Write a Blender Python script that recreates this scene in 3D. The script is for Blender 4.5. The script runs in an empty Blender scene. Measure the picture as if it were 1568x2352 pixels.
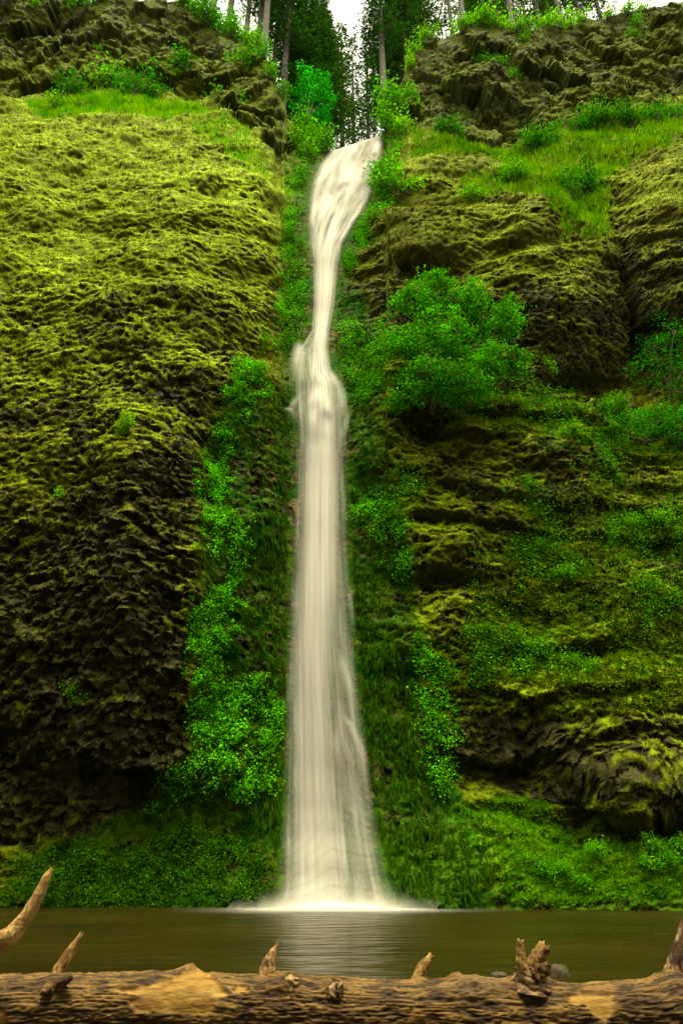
import bpy, math, random
import numpy as np
from mathutils import Vector, Matrix

# ------------------------------------------------------------------ camera, world, sun, exposure
scene = bpy.context.scene
COL = scene.collection
PITCH = math.radians(26.8)
CAMZ = 1.6
cam_data = bpy.data.cameras.new('camera')
cam = bpy.data.objects.new('camera', cam_data)
COL.objects.link(cam)
cam.location = (0, 0, CAMZ)
cam.rotation_euler = (math.pi / 2 + PITCH, 0, 0)
cam_data.sensor_fit = 'VERTICAL'
cam_data.sensor_height = 36
cam_data.sensor_width = 24
cam_data.lens = 24
cam_data.clip_end = 2000
scene.camera = cam

SUN_EL, SUN_AZ = math.radians(75), math.radians(15)      # high, behind the camera, a little to its right
world = bpy.data.worlds.new('World')
scene.world = world
world.use_nodes = True
wn = world.node_tree
wn.nodes.clear()
sky = wn.nodes.new('ShaderNodeTexSky')
sky.sky_type = 'NISHITA'
sky.sun_disc = False
sky.sun_elevation = SUN_EL
sky.sun_rotation = math.pi - SUN_AZ
sky.air_density = 1.0
sky.dust_density = 5.0
sky.ozone_density = 1.0
hs = wn.nodes.new('ShaderNodeHueSaturation')
hs.inputs['Saturation'].default_value = 0.12
hs.inputs['Value'].default_value = 1.25
tint = wn.nodes.new('ShaderNodeMix')
tint.data_type = 'RGBA'
tint.blend_type = 'MULTIPLY'
tint.inputs['Factor'].default_value = 1.0
tint.inputs['B'].default_value = (1.0, 0.93, 0.72, 1)
bgn = wn.nodes.new('ShaderNodeBackground')
bgn.inputs['Strength'].default_value = 0.15
wo = wn.nodes.new('ShaderNodeOutputWorld')
wn.links.new(sky.outputs[0], hs.inputs['Color'])
wn.links.new(hs.outputs[0], tint.inputs['A'])
wn.links.new(tint.outputs['Result'], bgn.inputs['Color'])
wn.links.new(bgn.outputs[0], wo.inputs['Surface'])

sun_data = bpy.data.lights.new('sun', 'SUN')
sun_data.energy = 1.3
sun_data.angle = math.radians(16)
sun_data.color = (1.0, 0.90, 0.64)
sun = bpy.data.objects.new('sun', sun_data)
COL.objects.link(sun)
sd = Vector((math.sin(SUN_AZ) * math.cos(SUN_EL), -math.cos(SUN_AZ) * math.cos(SUN_EL), math.sin(SUN_EL)))
sun.rotation_euler = sd.to_track_quat('Z', 'Y').to_euler()
sun.location = (0, 0, 120)

scene.view_settings.view_transform = 'Standard'
scene.view_settings.look = 'None'
scene.view_settings.exposure = 1.6
scene.view_settings.gamma = 1.0
scene.view_settings.use_curve_mapping = False
scene.cycles.max_bounces = 6
scene.cycles.transparent_max_bounces = 16

# ------------------------------------------------------------------ pixel <-> world (photo seen at 1568 x 2352)
F = 1568.0
CP, SP = math.cos(PITCH), math.sin(PITCH)
def ray(px, py):
    u = (np.asarray(px, float) - 784) / F
    v = (1176 - np.asarray(py, float)) / F
    return u, CP - v * SP, SP + v * CP
def at(px, py, y):
    u, dy, dz = ray(px, py)
    s = np.asarray(y, float) / dy
    return np.stack(np.broadcast_arrays(u * s, y, CAMZ + dz * s), -1)
def at_z(px, py, z):
    u, dy, dz = ray(px, py)
    s = (z - CAMZ) / dz
    return Vector((float(u * s), float(dy * s), z))
def proj(p):
    p = np.asarray(p, float)
    z = p[..., 2] - CAMZ
    d = p[..., 1] * CP + z * SP
    v = -p[..., 1] * SP + z * CP
    return 784 + F * p[..., 0] / d, 1176 - F * v / d
def upx(p):
    "metres per photo unit at point p"
    return (p[1] * CP + (p[2] - CAMZ) * SP) / F

# ------------------------------------------------------------------ noise
_r = np.random.RandomState(7)
PERM = np.concatenate([_r.permutation(256)] * 3).astype(np.int32)
GR = _r.normal(size=(256, 3)); GR /= np.linalg.norm(GR, axis=1)[:, None]; GR = GR.astype(np.float32)
RND = _r.rand(256, 4).astype(np.float32)
def perlin(x, y, z=0.0):
    x, y, z = np.broadcast_arrays(np.asarray(x, np.float32), np.asarray(y, np.float32), np.asarray(z, np.float32))
    xi, yi, zi = np.floor(x).astype(np.int32), np.floor(y).astype(np.int32), np.floor(z).astype(np.int32)
    xf, yf, zf = x - xi, y - yi, z - zi
    fu, fv, fw = [t * t * t * (t * (t * 6 - 15) + 10) for t in (xf, yf, zf)]
    out = 0
    for dx in (0, 1):
        for dy in (0, 1):
            for dz in (0, 1):
                h = PERM[PERM[PERM[(xi + dx) & 255] + ((yi + dy) & 255)] + ((zi + dz) & 255)]
                g = GR[h]
                d = g[..., 0] * (xf - dx) + g[..., 1] * (yf - dy) + g[..., 2] * (zf - dz)
                w = (fu if dx else 1 - fu) * (fv if dy else 1 - fv) * (fw if dz else 1 - fw)
                out = out + d * w
    return out * 1.5
def fbm(x, y, z=0.0, n=4, gain=0.5):
    a, t, s = 1.0, 0, 0
    for k in range(n):
        f = 2.03 ** k
        t = t + a * perlin(x * f + 17 * k, y * f + 31 * k, z * f + 7 * k if not np.isscalar(z) else z + 11.3 * k)
        s += a
        a *= gain
    return t / s * 1.4
def facets(a, b, seed=0):
    "angular chunks: each Voronoi cell is a tilted plane; returns height, edge distance, cell random"
    ai, bi = np.floor(a).astype(np.int32), np.floor(b).astype(np.int32)
    d1 = np.full(a.shape, 9.0, np.float32); d2 = d1.copy()
    hh = np.zeros(a.shape, np.float32); rr = hh.copy()
    for i in (-1, 0, 1):
        for j in (-1, 0, 1):
            ci, cj = ai + i, bi + j
            h = PERM[PERM[(ci + seed * 37) & 255] + ((cj + seed * 91) & 255)]
            r = RND[h]
            ox, oy = ci + .1 + .8 * r[..., 0] - a, cj + .1 + .8 * r[..., 1] - b
            d = np.sqrt(ox * ox + oy * oy)
            h2 = PERM[h + 71]
            q = RND[h2]
            hc = (q[..., 0] - .5) * 1.3 + (q[..., 1] - .5) * 1.6 * ox + (q[..., 2] - .35) * 1.6 * oy
            n = d < d1
            d2 = np.where(n, d1, np.minimum(d2, d))
            hh = np.where(n, hc, hh); rr = np.where(n, q[..., 3], rr)
            d1 = np.where(n, d, d1)
    return hh, d2 - d1, rr
def sstep(a, b, x):
    t = np.clip((x - a) / (b - a), 0, 1)
    return t * t * (3 - 2 * t)
def blob(px, py, cx, cy, rx, ry, rot=0):
    c, s = math.cos(math.radians(rot)), math.sin(math.radians(rot))
    dx, dy = px - cx, py - cy
    a, b = (dx * c + dy * s) / rx, (-dx * s + dy * c) / ry
    return np.exp(-(a * a + b * b))
def inpoly(px, py, poly):
    inside = np.zeros(np.shape(px), bool)
    n = len(poly)
    for i in range(n):
        x1, y1 = poly[i]; x2, y2 = poly[(i + 1) % n]
        c = ((y1 > py) != (y2 > py)) & (px < (x2 - x1) * (py - y1) / (y2 - y1 + 1e-9) + x1)
        inside ^= c
    return inside

# ------------------------------------------------------------------ mesh and material helpers
def mesh_np(name, verts, faces, cols=None, smooth=True, mats=()):
    "verts (n,3), faces (m,k) numpy -> mesh"
    me = bpy.data.meshes.new(name)
    verts = np.ascontiguousarray(verts, np.float32); faces = np.ascontiguousarray(faces, np.int32)
    m, k = faces.shape
    me.vertices.add(len(verts)); me.vertices.foreach_set('co', verts.ravel())
    me.loops.add(m * k); me.loops.foreach_set('vertex_index', faces.ravel())
    me.polygons.add(m)
    me.polygons.foreach_set('loop_start', np.arange(0, m * k, k, dtype=np.int32))
    me.polygons.foreach_set('use_smooth', np.full(m, smooth, bool))
    if cols is not None:
        at_ = me.attributes.new('col', 'FLOAT_COLOR', 'POINT')
        c = np.ones((len(verts), 4), np.float32); c[:, :cols.shape[1]] = cols
        at_.data.foreach_set('color', c.ravel())
    for mt in mats: me.materials.append(mt)
    me.update(calc_edges=True)
    return me
def obj(name, me, parent=None, loc=None):
    o = bpy.data.objects.new(name, me)
    COL.objects.link(o)
    if parent is not None: o.parent = parent
    if loc is not None: o.location = loc
    return o
def tag(o, label=None, cat=None, group=None, kind=None):
    if label: o['label'] = label
    if cat: o['category'] = cat
    if group: o['group'] = group
    if kind: o['kind'] = kind
    return o
def empty(name, loc=(0, 0, 0)):
    o = bpy.data.objects.new(name, None); COL.objects.link(o); o.location = loc
    o.empty_display_size = .2
    return o
def grid_faces(nr, nc, wrap=False):
    i = np.arange(nr - 1)[:, None]; j = np.arange(nc if wrap else nc - 1)[None]
    j2 = (j + 1) % nc
    return np.stack([i * nc + j, i * nc + j2, (i + 1) * nc + j2, (i + 1) * nc + j], -1).reshape(-1, 4)

def new_mat(name):
    m = bpy.data.materials.new(name); m.use_nodes = True
    nt = m.node_tree; nt.nodes.clear()
    return m, nt, nt.nodes.new('ShaderNodeOutputMaterial')
def nd(nt, t, **kw):
    n = nt.nodes.new(t)
    for k, v in kw.items():
        if k in n.inputs: n.inputs[k].default_value = v
        else: setattr(n, k, v)
    return n
def mult(nt, a, b, fac=1.0):
    n = nt.nodes.new('ShaderNodeMix'); n.data_type = 'RGBA'; n.blend_type = 'MULTIPLY'
    n.inputs['Factor'].default_value = fac
    nt.links.new(a, n.inputs['A']); nt.links.new(b, n.inputs['B'])
    return n.outputs['Result']
def ramp(nt, src, stops):
    r = nt.nodes.new('ShaderNodeValToRGB')
    e = r.color_ramp.elements
    while len(e) < len(stops): e.new(.5)
    for el, (p, c) in zip(e, stops):
        el.position = p; el.color = (*c, 1) if len(c) == 3 else c
    nt.links.new(src, r.inputs['Fac'])
    return r.outputs['Color']
def noise_n(nt, scale, detail=4, rough=.6, vec=None):
    n = nd(nt, 'ShaderNodeTexNoise', Scale=scale, Detail=detail, Roughness=rough)
    if vec is not None: nt.links.new(vec, n.inputs['Vector'])
    return n
def objco(nt, scale=(1, 1, 1)):
    tc = nt.nodes.new('ShaderNodeTexCoord'); mp = nt.nodes.new('ShaderNodeMapping')
    mp.inputs['Scale'].default_value = scale
    nt.links.new(tc.outputs['Object'], mp.inputs['Vector'])
    return mp.outputs['Vector']

def rock_material(name, rough, fine=9.0, bump=.6, spec=.05):
    m, nt, out = new_mat(name)
    p = nd(nt, 'ShaderNodeBsdfPrincipled', Roughness=rough)
    p.inputs['Specular IOR Level'].default_value = spec
    a = nd(nt, 'ShaderNodeAttribute', attribute_name='col')
    v = objco(nt)
    n = noise_n(nt, fine, 5, .7, v)
    c = ramp(nt, n.outputs['Fac'], [(.3, (.45, .45, .45)), (.5, (1, 1, 1)), (.72, (1.7, 1.65, 1.4))])
    nt.links.new(mult(nt, a.outputs['Color'], c), p.inputs['Base Color'])
    b = nd(nt, 'ShaderNodeBump', Strength=bump, Distance=.12)
    nt.links.new(n.outputs['Fac'], b.inputs['Height'])
    nt.links.new(b.outputs[0], p.inputs['Normal'])
    nt.links.new(p.outputs[0], out.inputs['Surface'])
    return m
def leaf_material(name, trans=.35, rough=.55, var=True):
    m, nt, out = new_mat(name)
    a = nd(nt, 'ShaderNodeAttribute', attribute_name='col')
    src = a.outputs['Color']
    if var:
        oi = nt.nodes.new('ShaderNodeObjectInfo')
        src = mult(nt, src, ramp(nt, oi.outputs['Random'], [(0, (.7, .8, .8)), (.5, (1, 1, 1)), (1, (1.35, 1.1, .8))]))
    p = nd(nt, 'ShaderNodeBsdfPrincipled', Roughness=rough)
    p.inputs['Specular IOR Level'].default_value = .0
    nt.links.new(src, p.inputs['Base Color'])
    t = nt.nodes.new('ShaderNodeBsdfTranslucent')
    nt.links.new(src, t.inputs['Color'])
    mx = nd(nt, 'ShaderNodeMixShader', Fac=trans)
    nt.links.new(p.outputs[0], mx.inputs[1]); nt.links.new(t.outputs[0], mx.inputs[2])
    nt.links.new(mx.outputs[0], out.inputs['Surface'])
    return m
M_CLIFF = rock_material('mossy_basalt', .85)
M_LEAF = leaf_material('green_leaf')
M_COVER = leaf_material('ground_cover_leaf', var=False)
M_MOSS = leaf_material('moss_blade', .2, .9, var=False)
M_NEEDLE = leaf_material('conifer_needle', .35, .7)
def bark_material(name, c1, c2, sc):
    m, nt, out = new_mat(name)
    p = nd(nt, 'ShaderNodeBsdfPrincipled', Roughness=.9)
    n = noise_n(nt, 4, 5, .65, objco(nt, sc))
    nt.links.new(ramp(nt, n.outputs['Fac'], [(.3, c1), (.7, c2)]), p.inputs['Base Color'])
    b = nd(nt, 'ShaderNodeBump', Strength=.7, Distance=.05)
    nt.links.new(n.outputs['Fac'], b.inputs['Height']); nt.links.new(b.outputs[0], p.inputs['Normal'])
    nt.links.new(p.outputs[0], out.inputs['Surface'])
    return m
M_FIR = bark_material('fir_bark', (.03, .027, .018), (.11, .095, .06), (2.5, 2.5, .5))
M_STEM = bark_material('shrub_stem', (.05, .04, .02), (.14, .11, .06), (6, 6, 2))

# ------------------------------------------------------------------ the cliff: smooth form from a table of distances
CC = [-500, 0, 150, 300, 430, 520, 600, 655, 700, 770, 830, 880, 960, 1060, 1200, 1320, 1440, 1568, 2070]
TAB = {
2125: [25.5,27,27,27,27.1,27.2,27.4,27.6,27.8,27.9,27.6,27.2,27,26.9,26.9,26.8,26.8,26.8,25.5],
2090: [25.6,27.2,27.2,27.2,27.3,27.4,27.6,27.9,28.2,28.2,28,27.5,27.2,27,27,27,27,27,25.6],
2000: [25.8,27.6,27.6,27.6,27.7,27.8,28,28.3,28.6,28.6,28.4,28,27.6,27.4,27.6,27.8,27.8,27.8,26],
1900: [26,27.9,27.9,27.9,27.9,28,28.3,28.6,28.9,29,28.8,28.4,28,28,28.6,28.9,28.8,28.6,26.3],
1850: [26,27.9,27.8,27.7,27.8,28.1,28.4,28.7,29,29.1,28.9,28.6,28.2,28.7,29.6,29.2,28.2,28,26.3],
1750: [25.8,27.6,27.4,27.2,27.3,28,28.5,28.8,29.1,29.2,29,28.7,28.4,28.8,29.4,28.2,27.6,27.6,26.2],
1600: [25.5,27,26.7,26.5,26.9,28.1,28.6,28.9,29.2,29.3,29.1,28.8,28.6,28.6,28.3,28,27.9,27.9,26.5],
1400: [25.2,26.6,26.3,26.1,26.7,28.2,28.7,29,29.3,29.4,29.2,28.9,28.7,28.7,29,29,29,29,27.5],
1200: [25.2,26.5,26.2,26,26.8,28.3,28.9,29.2,29.5,29.6,29.4,29.1,28.9,29,29.5,29.8,30,30,28.3],
1050: [25.4,26.8,26.5,26.3,27,28.3,29,29.4,29.7,29.8,29.6,29.2,29.1,29.4,30.2,30.6,31,31,29.3],
950: [25.7,27.2,26.9,26.6,27.2,28,29.1,29.6,29.9,30,29.8,29.4,29.4,30,31,31.5,32.3,32.3,30.5],
880: [26,27.5,27.2,26.9,27.3,27.9,29,29.7,30.3,30.4,30.2,29.9,29.8,30.6,31.8,32.6,34.2,33.2,31.5],
800: [26.5,28,27.7,27.4,27.6,28.2,28.9,29.8,31,31.2,31,30.4,30.3,31,31.9,32.2,34.3,33,31.5],
700: [27.3,28.8,28.5,28.1,28.2,28.6,29.1,30,31.8,32,31.7,30.9,30.7,31.2,31.8,31.9,33.4,32.6,31.6],
600: [28.4,29.8,29.5,29.1,29.1,29.4,29.8,30.5,32.4,32.7,32.4,31.5,31.2,31.6,32,32.6,33.2,32.8,32],
500: [29.8,31.2,30.9,30.5,30.4,30.6,30.9,31.4,33.5,34,33.5,32.3,32,32.3,32.8,33.6,33.9,33.4,33],
420: [31.3,32.6,32.3,31.9,31.8,32,32.3,32.8,34.8,35.2,34.8,33.3,33,33.4,34,34.6,34.8,34.3,34],
350: [33.2,34.4,34.1,33.7,33.6,33.8,34.2,34.6,36,37,36.5,34.6,34.3,34.9,35.6,36,36,35.6,35.3],
300: [34.8,36,35.8,35.4,35.4,35.8,36.3,36.8,38,38.5,38,36.5,36,36.5,37.4,37.6,37.6,37.4,37],
250: [37,38.2,38,37.7,38,38.3,38.6,39,40,40,40,37.8,36.6,36.8,37.6,38.6,39,39,38.6],
200: [39.2,40.3,40.1,39.8,40,40,40,40.5,41,41,41,39,37.2,37.2,38,38.8,39.4,39.6,39.3],
120: [40.6,41.5,41.2,41,40.7,40.8,41,41.5,42,42,42,40,38,38,38.6,39.2,39.8,40.3,40],
40: [41.4,42.2,42,41.9,41.6,41.8,42.2,42.6,43,43,43,41,39,38.9,39.4,39.9,40.4,41,41],
-60: [42,43,42.8,42.8,42.6,42.8,43,43,44,44,44,42,40,39.8,40.2,40.6,41,41.6,42],
-200: [43,44,43.8,43.8,43.6,43.8,44,44,45,45,45,43,41,40.8,41.2,41.6,42,42.6,43]}
RR = np.array(sorted(TAB))
TT = np.array([TAB[r] for r in RR], float)
for i_, r_ in enumerate(RR):                                      # the dome rounds away towards the fall
    if 280 < r_ < 900: TT[i_, 4:8] += np.array([.3, .8, 1.4, 1.5]) * min(1, (900 - r_) / 150)
RIM = [(-500,-150),(0,-90),(130,-45),(180,4),(250,2),(400,0),(440,25),(480,55),(540,85),(590,112),(622,160),(650,230),(657,268),(700,300),(745,335),(760,347),(790,337),(850,317),(880,307),(887,300),(893,232),(920,190),(940,130),(980,92),(1020,76),(1060,64),(1130,68),(1200,72),(1280,56),(1350,42),(1450,25),(1568,5),(1700,-30),(2070,-60)]
RIMX, RIMY = np.array(RIM, float).T
PYB = 2125.0
PXC = np.concatenate([np.arange(-500, -60, 13), np.arange(-60, 1630, 2.7), np.arange(1630, 2075, 13)])
NT = 800
T = np.linspace(0, 1, NT)
T = T + .12 * np.sin(math.pi * T) * (1 - .0 * T)      # rows closer together towards the top, which is seen steeply from below
rim = np.interp(PXC, RIMX, RIMY)
GX = np.broadcast_to(PXC[None], (NT, len(PXC))).copy()
GY = PYB + (rim[None] - PYB) * T[:, None]
NC = len(PXC)
def depth(px, py):
    px = np.clip(px, CC[0], CC[-1]); py = np.clip(py, RR[0], RR[-1])
    j = np.clip(np.searchsorted(CC, px) - 1, 0, len(CC) - 2); i = np.clip(np.searchsorted(RR, py) - 1, 0, len(RR) - 2)
    cc = np.array(CC, float)
    a = (px - cc[j]) / (cc[j + 1] - cc[j]); b = (py - RR[i]) / (RR[i + 1] - RR[i])
    a = a * .4 + .6 * a * a * (3 - 2 * a); b = b * .4 + .6 * b * b * (3 - 2 * b)
    return TT[i, j] * (1 - a) * (1 - b) + TT[i, j + 1] * a * (1 - b) + TT[i + 1, j] * (1 - a) * b + TT[i + 1, j + 1] * a * b
def blur(g, k, ax):
    ker = np.exp(-np.linspace(-2, 2, 2 * k + 1) ** 2); ker /= ker.sum()
    pad = [(0, 0), (0, 0)]; pad[ax] = (k, k)
    p = np.pad(g, pad, mode='edge')
    out = 0
    for q in range(2 * k + 1):
        sl = [slice(None), slice(None)]; sl[ax] = slice(q, q + g.shape[ax])
        out = out + ker[q] * p[tuple(sl)]
    return out
YS = depth(GX, GY)
YS = blur(blur(YS, 10, 0), 8, 1)
def table(py, pts):
    x, y = np.array(pts, float).T
    return np.interp(py, x, y)
WL = [(300,757),(345,755),(380,728),(420,712),(500,704),(560,708),(600,714),(650,716),(700,716),(760,712),(795,690),(805,680),(850,678),(900,676),(950,676),(1000,680),(1100,676),(1300,668),(1500,658),(1700,653),(1900,645),(2040,636),(2088,620),(2125,616)]
WLM = [(300,757),(345,755),(380,728),(420,712),(500,704),(560,708),(600,714),(700,716),(760,714),(820,706),(880,694),(950,682),(1000,681),(1100,676),(1300,668),(1500,660),(1700,657),(1900,652),(2040,645),(2090,634)]
WR = [(300,886),(350,880),(400,872),(440,862),(480,840),(520,815),(560,790),(600,781),(650,776),(700,770),(760,760),(800,758),(850,765),(880,782),(940,792),(1000,796),(1150,797),(1250,800),(1400,808),(1500,815),(1600,828),(1700,842),(1800,854),(1900,868),(2000,888),(2060,904),(2088,914),(2125,918)]
EL = [(-60,430),(100,600),(330,700),(400,672),(500,662),(700,650),(800,596),(880,515),(1000,488),(1150,450),(1400,436),(1650,440),(1780,405),(1860,300),(1930,100),(2125,60)]
ER = [(0,900),(300,900),(480,868),(620,800),(760,880),(1000,885),(1250,950),(1500,965),(1800,1055),(1930,1100),(2125,1140)]
wl, wr = table(GY, WL), table(GY, WR)
el, er = table(GY, EL), table(GY, ER)
dfall = np.maximum(np.maximum(wl - GX, GX - wr), 0)              # photo units from the water
nearfall = np.exp(-(dfall / 45.) ** 2) * (GY > 300)
left = sstep(25, -25, GX - el + 22 * perlin(GX * .02, GY * .02, 3.1))
right = sstep(-25, 25, GX - er + 22 * perlin(GX * .02, GY * .02, 8.1))
strip = np.clip(1 - left - right, 0, 1) * sstep(330, 380, GY)    # the wet wall on both sides of the fall
ragl = [(-100,230),(0,225),(100,215),(330,200),(480,240),(560,305),(640,375),(700,410)]
crag_l = sstep(12, -18, GY - np.interp(GX, [p[0] for p in ragl], [p[1] for p in ragl])) * (GX < 700)
rag = [(880,300),(960,300),(1040,335),(1150,345),(1300,290),(1420,255),(1568,205),(1800,150)]
crag_r = sstep(12, -18, GY - np.interp(GX, [p[0] for p in rag], [p[1] for p in rag])) * (GX > 860)
crag = np.clip(crag_l + crag_r, 0, 1)

P = at(GX, GY, YS)
def normals(P):
    du = np.gradient(P, axis=1); dv = np.gradient(P, axis=0)
    n = np.cross(du, dv); n /= np.linalg.norm(n, axis=-1, keepdims=True) + 1e-9
    return n
N0 = normals(P)
N0[N0[..., 1] > 0] *= -1
X, Y, Z = P[..., 0], P[..., 1], P[..., 2]
A, B = X, Z + .6 * Y                                             # surface metres across and up
# broad forms
disp = 1.1 * fbm(X / 11, Y / 11, Z / 11, 3) * (1 - nearfall) + (.5 + .05 * left) * fbm(X / 3.6, Y / 3.2, Z / 2.8, 3) * (1 - .75 * nearfall)
# boulder dome on the fern side and the crevice beside it
disp += 1.2 * blob(GX, GY, 1250, 720, 150, 150) + .8 * blob(GX, GY, 1190, 520, 90, 60) + .7 * blob(GX, GY, 1000, 520, 110, 60)
disp += 1.3 * blob(GX, GY, 1520, 560, 110, 190, 10) - 1.8 * blob(GX, GY, 1448, 740, 16, 140, -8)
disp += 1.0 * blob(GX, GY, 1450, 1810, 140, 90) - .7 * blob(GX, GY, 1150, 1790, 90, 40) - .5 * blob(GX, GY, 1440, 1940, 150, 26)
disp -= .45 * blob(GX, GY, 90, 1800, 160, 45) + .35 * blob(GX, GY, 310, 1820, 70, 40)
disp -= 1.2 * blob(GX, GY, 1160, 280, 70, 40) + .8 * blob(GX, GY, 640, 370, 12, 40)
disp -= 1.3 * blob(GX, GY, 985, 985, 70, 35) + 1.0 * blob(GX, GY, 960, 605, 120, 26, 4) + .9 * blob(GX, GY, 1180, 582, 110, 18, -8) + .6 * blob(GX, GY, 1010, 470, 120, 10) + .9 * blob(GX, GY, 1330, 890, 90, 22) + .8 * blob(GX, GY, 1060, 1040, 110, 24, 10) + .8 * blob(GX, GY, 1050, 1330, 90, 22) + .8 * blob(GX, GY, 1330, 1490, 90, 16)
# rock strata ledges where the fern side steps
zz = B + 1.3 * fbm(X / 5, Y / 5, Z / 5, 4)
saw = (zz / 2.1) % 1.0
saw = np.where(saw < .8, saw / .8, (1 - saw) / .2)
ledgy = right * sstep(420, 520, GY) * sstep(1960, 1880, GY) * (1 - .6 * blob(GX, GY, 1250, 720, 150, 150)) * sstep(-.1, .3, perlin(X / 5, Y / 5, Z / 5) + .15)
disp -= .55 * (1 - saw) * 0 + .42 * saw * ledgy
# hanging moss pads: wide low lumps
shear = sstep(1330, 1440, GX) * sstep(950, 700, GY)
Bp = B - shear * .55 * (X - 20)
wx, wz = A + .5 * perlin(A / 1.5, B / 1.5, 4.2), Bp + .25 * perlin(A / 1.3, B / 1.3, 9.2)
lump = 1 - 2.2 * np.abs(perlin(wx / .75, wz / .42, 1.7)) + .5 * perlin(wx / 3., wz / 1.6, 3.7)
lump2 = 1 - 2.2 * np.abs(perlin(wx / .42, wz / .28, 5.7))
pad = np.clip(.6 * lump + .5 * lump2 - .25, -1, 1)
f1, e1, r1 = facets((A + .35 * perlin(A, B, 2.)) / .46, (B + .3 * perlin(A, B, 6.)) / .38, 1)
f2, e2, r2 = facets(A / .29, B / .24, 2)
fc, ec, rc = facets(A / 1.3 + .35 * fbm(A, B, 5., 2), B / 1.7 + .35 * fbm(A, B, 15., 2), 4)
f3, e3, r3 = facets(A / 3.2 + .3 * fbm(A / 2, B / 2, 3., 3), B / 4.2 + .3 * fbm(A / 2, B / 2, 8., 3), 3)

# moss cover
leftM = table(GY, [(200,.9),(300,.92),(600,.78),(780,.56),(950,.40),(1150,.36),(1350,.3),(1700,.30),(1800,.24),(1900,.36),(2100,.6)])
rightM = table(GY, [(300,.85),(450,.7),(560,.6),(800,.42),(1000,.50),(1300,.54),(1550,.54),(1700,.34),(1850,.55),(2000,.95)])
cov = left * leftM + right * rightM + strip * .62
cov = cov * (1 - crag) + crag * (.54 + .2 * crag_l * sstep(85, 135, GY - .12 * np.abs(GX - 300)) + .2 * crag_r * sstep(180, 240, GY) * (GX > 1250) + .2 * blob(GX, GY, 1500, 120, 140, 60))
yel = .45 * blob(GX, GY, 260, 1060, 110, 60, -30) + .4 * blob(GX, GY, 60, 1120, 80, 70) + .3 * blob(GX, GY, 370, 960, 60, 40) + .35 * blob(GX, GY, 400, 1430, 60, 50) + .3 * blob(GX, GY, 1230, 600, 140, 50)
cov = cov + yel + .3 * blob(GX, GY, 1300, 1520, 220, 90) + .6 * blob(GX, GY, 1250, 1960, 220, 130)
mossn = fbm(X / 2.6, Y / 2.6, Z / 1.6, 4) * .6 + fbm(X / .6, Y / .6, Z / .4, 2) * .5
moss = sstep(.36, .64, cov - .06 + mossn * .5 + .3 * fbm(X / 7, Y / 7, Z / 5, 3) * (1 - crag) + .42 * pad * (1 - .5 * crag) + .25 * (N0[..., 2] - .2))
rocky = np.clip(1 - moss, 0, 1) * (1 - .5 * nearfall)
big = crag
near_f = sstep(350, 900, GY)                                     # fine relief only where it can be seen
dark_l = left * sstep(850, 1250, GY) * sstep(1950, 1850, GY)        # the bare lower face of the dome
varn = .75 + .6 * fbm(X / 4, Y / 4, Z / 4, 2)
D = disp + pad * (.11 + .06 * left * (1 - .5 * dark_l) + .06 * right) * varn * (1 - nearfall * .8) * (1 - .7 * crag)
D += (1 - big) * (rocky * ((.17 + .06 * dark_l) * f1 + (.11 + .06 * dark_l) * f2 * near_f) + moss * (.08 * f1 + .04 * f2) * near_f)
D += big * (1.1 * f3 + .42 * fc * (1 - .3 * moss) + .12 * f1 + .12 * fbm(X / .9, Y / .9, Z / .7, 3)) - .3 * big * np.exp(-(e3 / .06) ** 2) - rocky * .06 * np.exp(-(e1 / .06) ** 2)
D += .05 * (1 - big) * fbm(X / .35, Y / .35, Z / .3, 2)
streak = perlin(X / .35, Y / .8, Z / 5.0)
D += strip * .16 * streak * (1 - .5 * nearfall)
D *= (1 - .7 * np.exp(-(dfall / 16.) ** 2) * (GY > 310))
edge = sstep(1.0, .97, T)[:, None]                               # calmer at the very rim
D = D * (.35 + .65 * edge)
PV = P + N0 * D[..., None]
PV[..., 2] -= .9 * np.clip(pad, -.2, 1) * .15 * varn * (1 - .8 * dark_l) * (1 - nearfall) * (left + .6 * right) * (1 - crag)          # pads droop
NV = normals(PV); NV[NV[..., 1] > .3] *= -1

# colours of rock and moss
def mixc(a, b, t): return a * (1 - t[..., None]) + np.asarray(b, float) * t[..., None]
base = np.zeros(P.shape)
base[:] = (.026, .027, .015)
base = mixc(base, (.056, .056, .034), sstep(.35, .9, r1) * .8)
base = mixc(base, (.014, .014, .008), sstep(.35, .05, r2) * .6)
crock = np.zeros(P.shape); crock[:] = (.056, .062, .028)
crock = mixc(crock, (.10, .108, .046), sstep(.4, .95, r3 * .6 + rc * .4))
crock = mixc(crock, (.045, .046, .022), sstep(.45, .1, rc))
crock = mixc(crock, (.030, .030, .018), crag_l * sstep(230, 150, GX) * .8)
base = base * (1 - crag[..., None]) + crock * np.array([.95, 1.05, 1.6]) * crag[..., None]
base = mixc(base, (.12, .105, .075), nearfall * strip * sstep(.4, .8, r2))
mc = np.zeros(P.shape); mc[:] = (.135, .160, .012)
mc = mixc(mc, (.062, .062, .007), np.clip(.25 + .9 * fbm(X / 5, Y / 5, Z / 4, 3) + .4 * right * (GY > 450), 0, 1) * (1 - .75 * left * sstep(900, 500, GY)))
mc = mixc(mc, (.21, .27, .025), np.clip(left * sstep(650, 330, GY) * .55 + yel, 0, 1) * sstep(-.3, .4, fbm(X / 1.5, Y / 1.5, Z, 3)))
mc = mixc(mc, (.011, .052, .003), np.clip(strip * 1.0 + .35 * (GY > 1880) * (1 - right), 0, 1) * (.75 + .25 * sstep(-.2, .4, mossn)))
mc = mixc(mc, (.100, .135, .010), right * sstep(1000, 1150, GY) * sstep(1750, 1600, GY) * sstep(-.1, .35, mossn) * .8)
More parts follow.
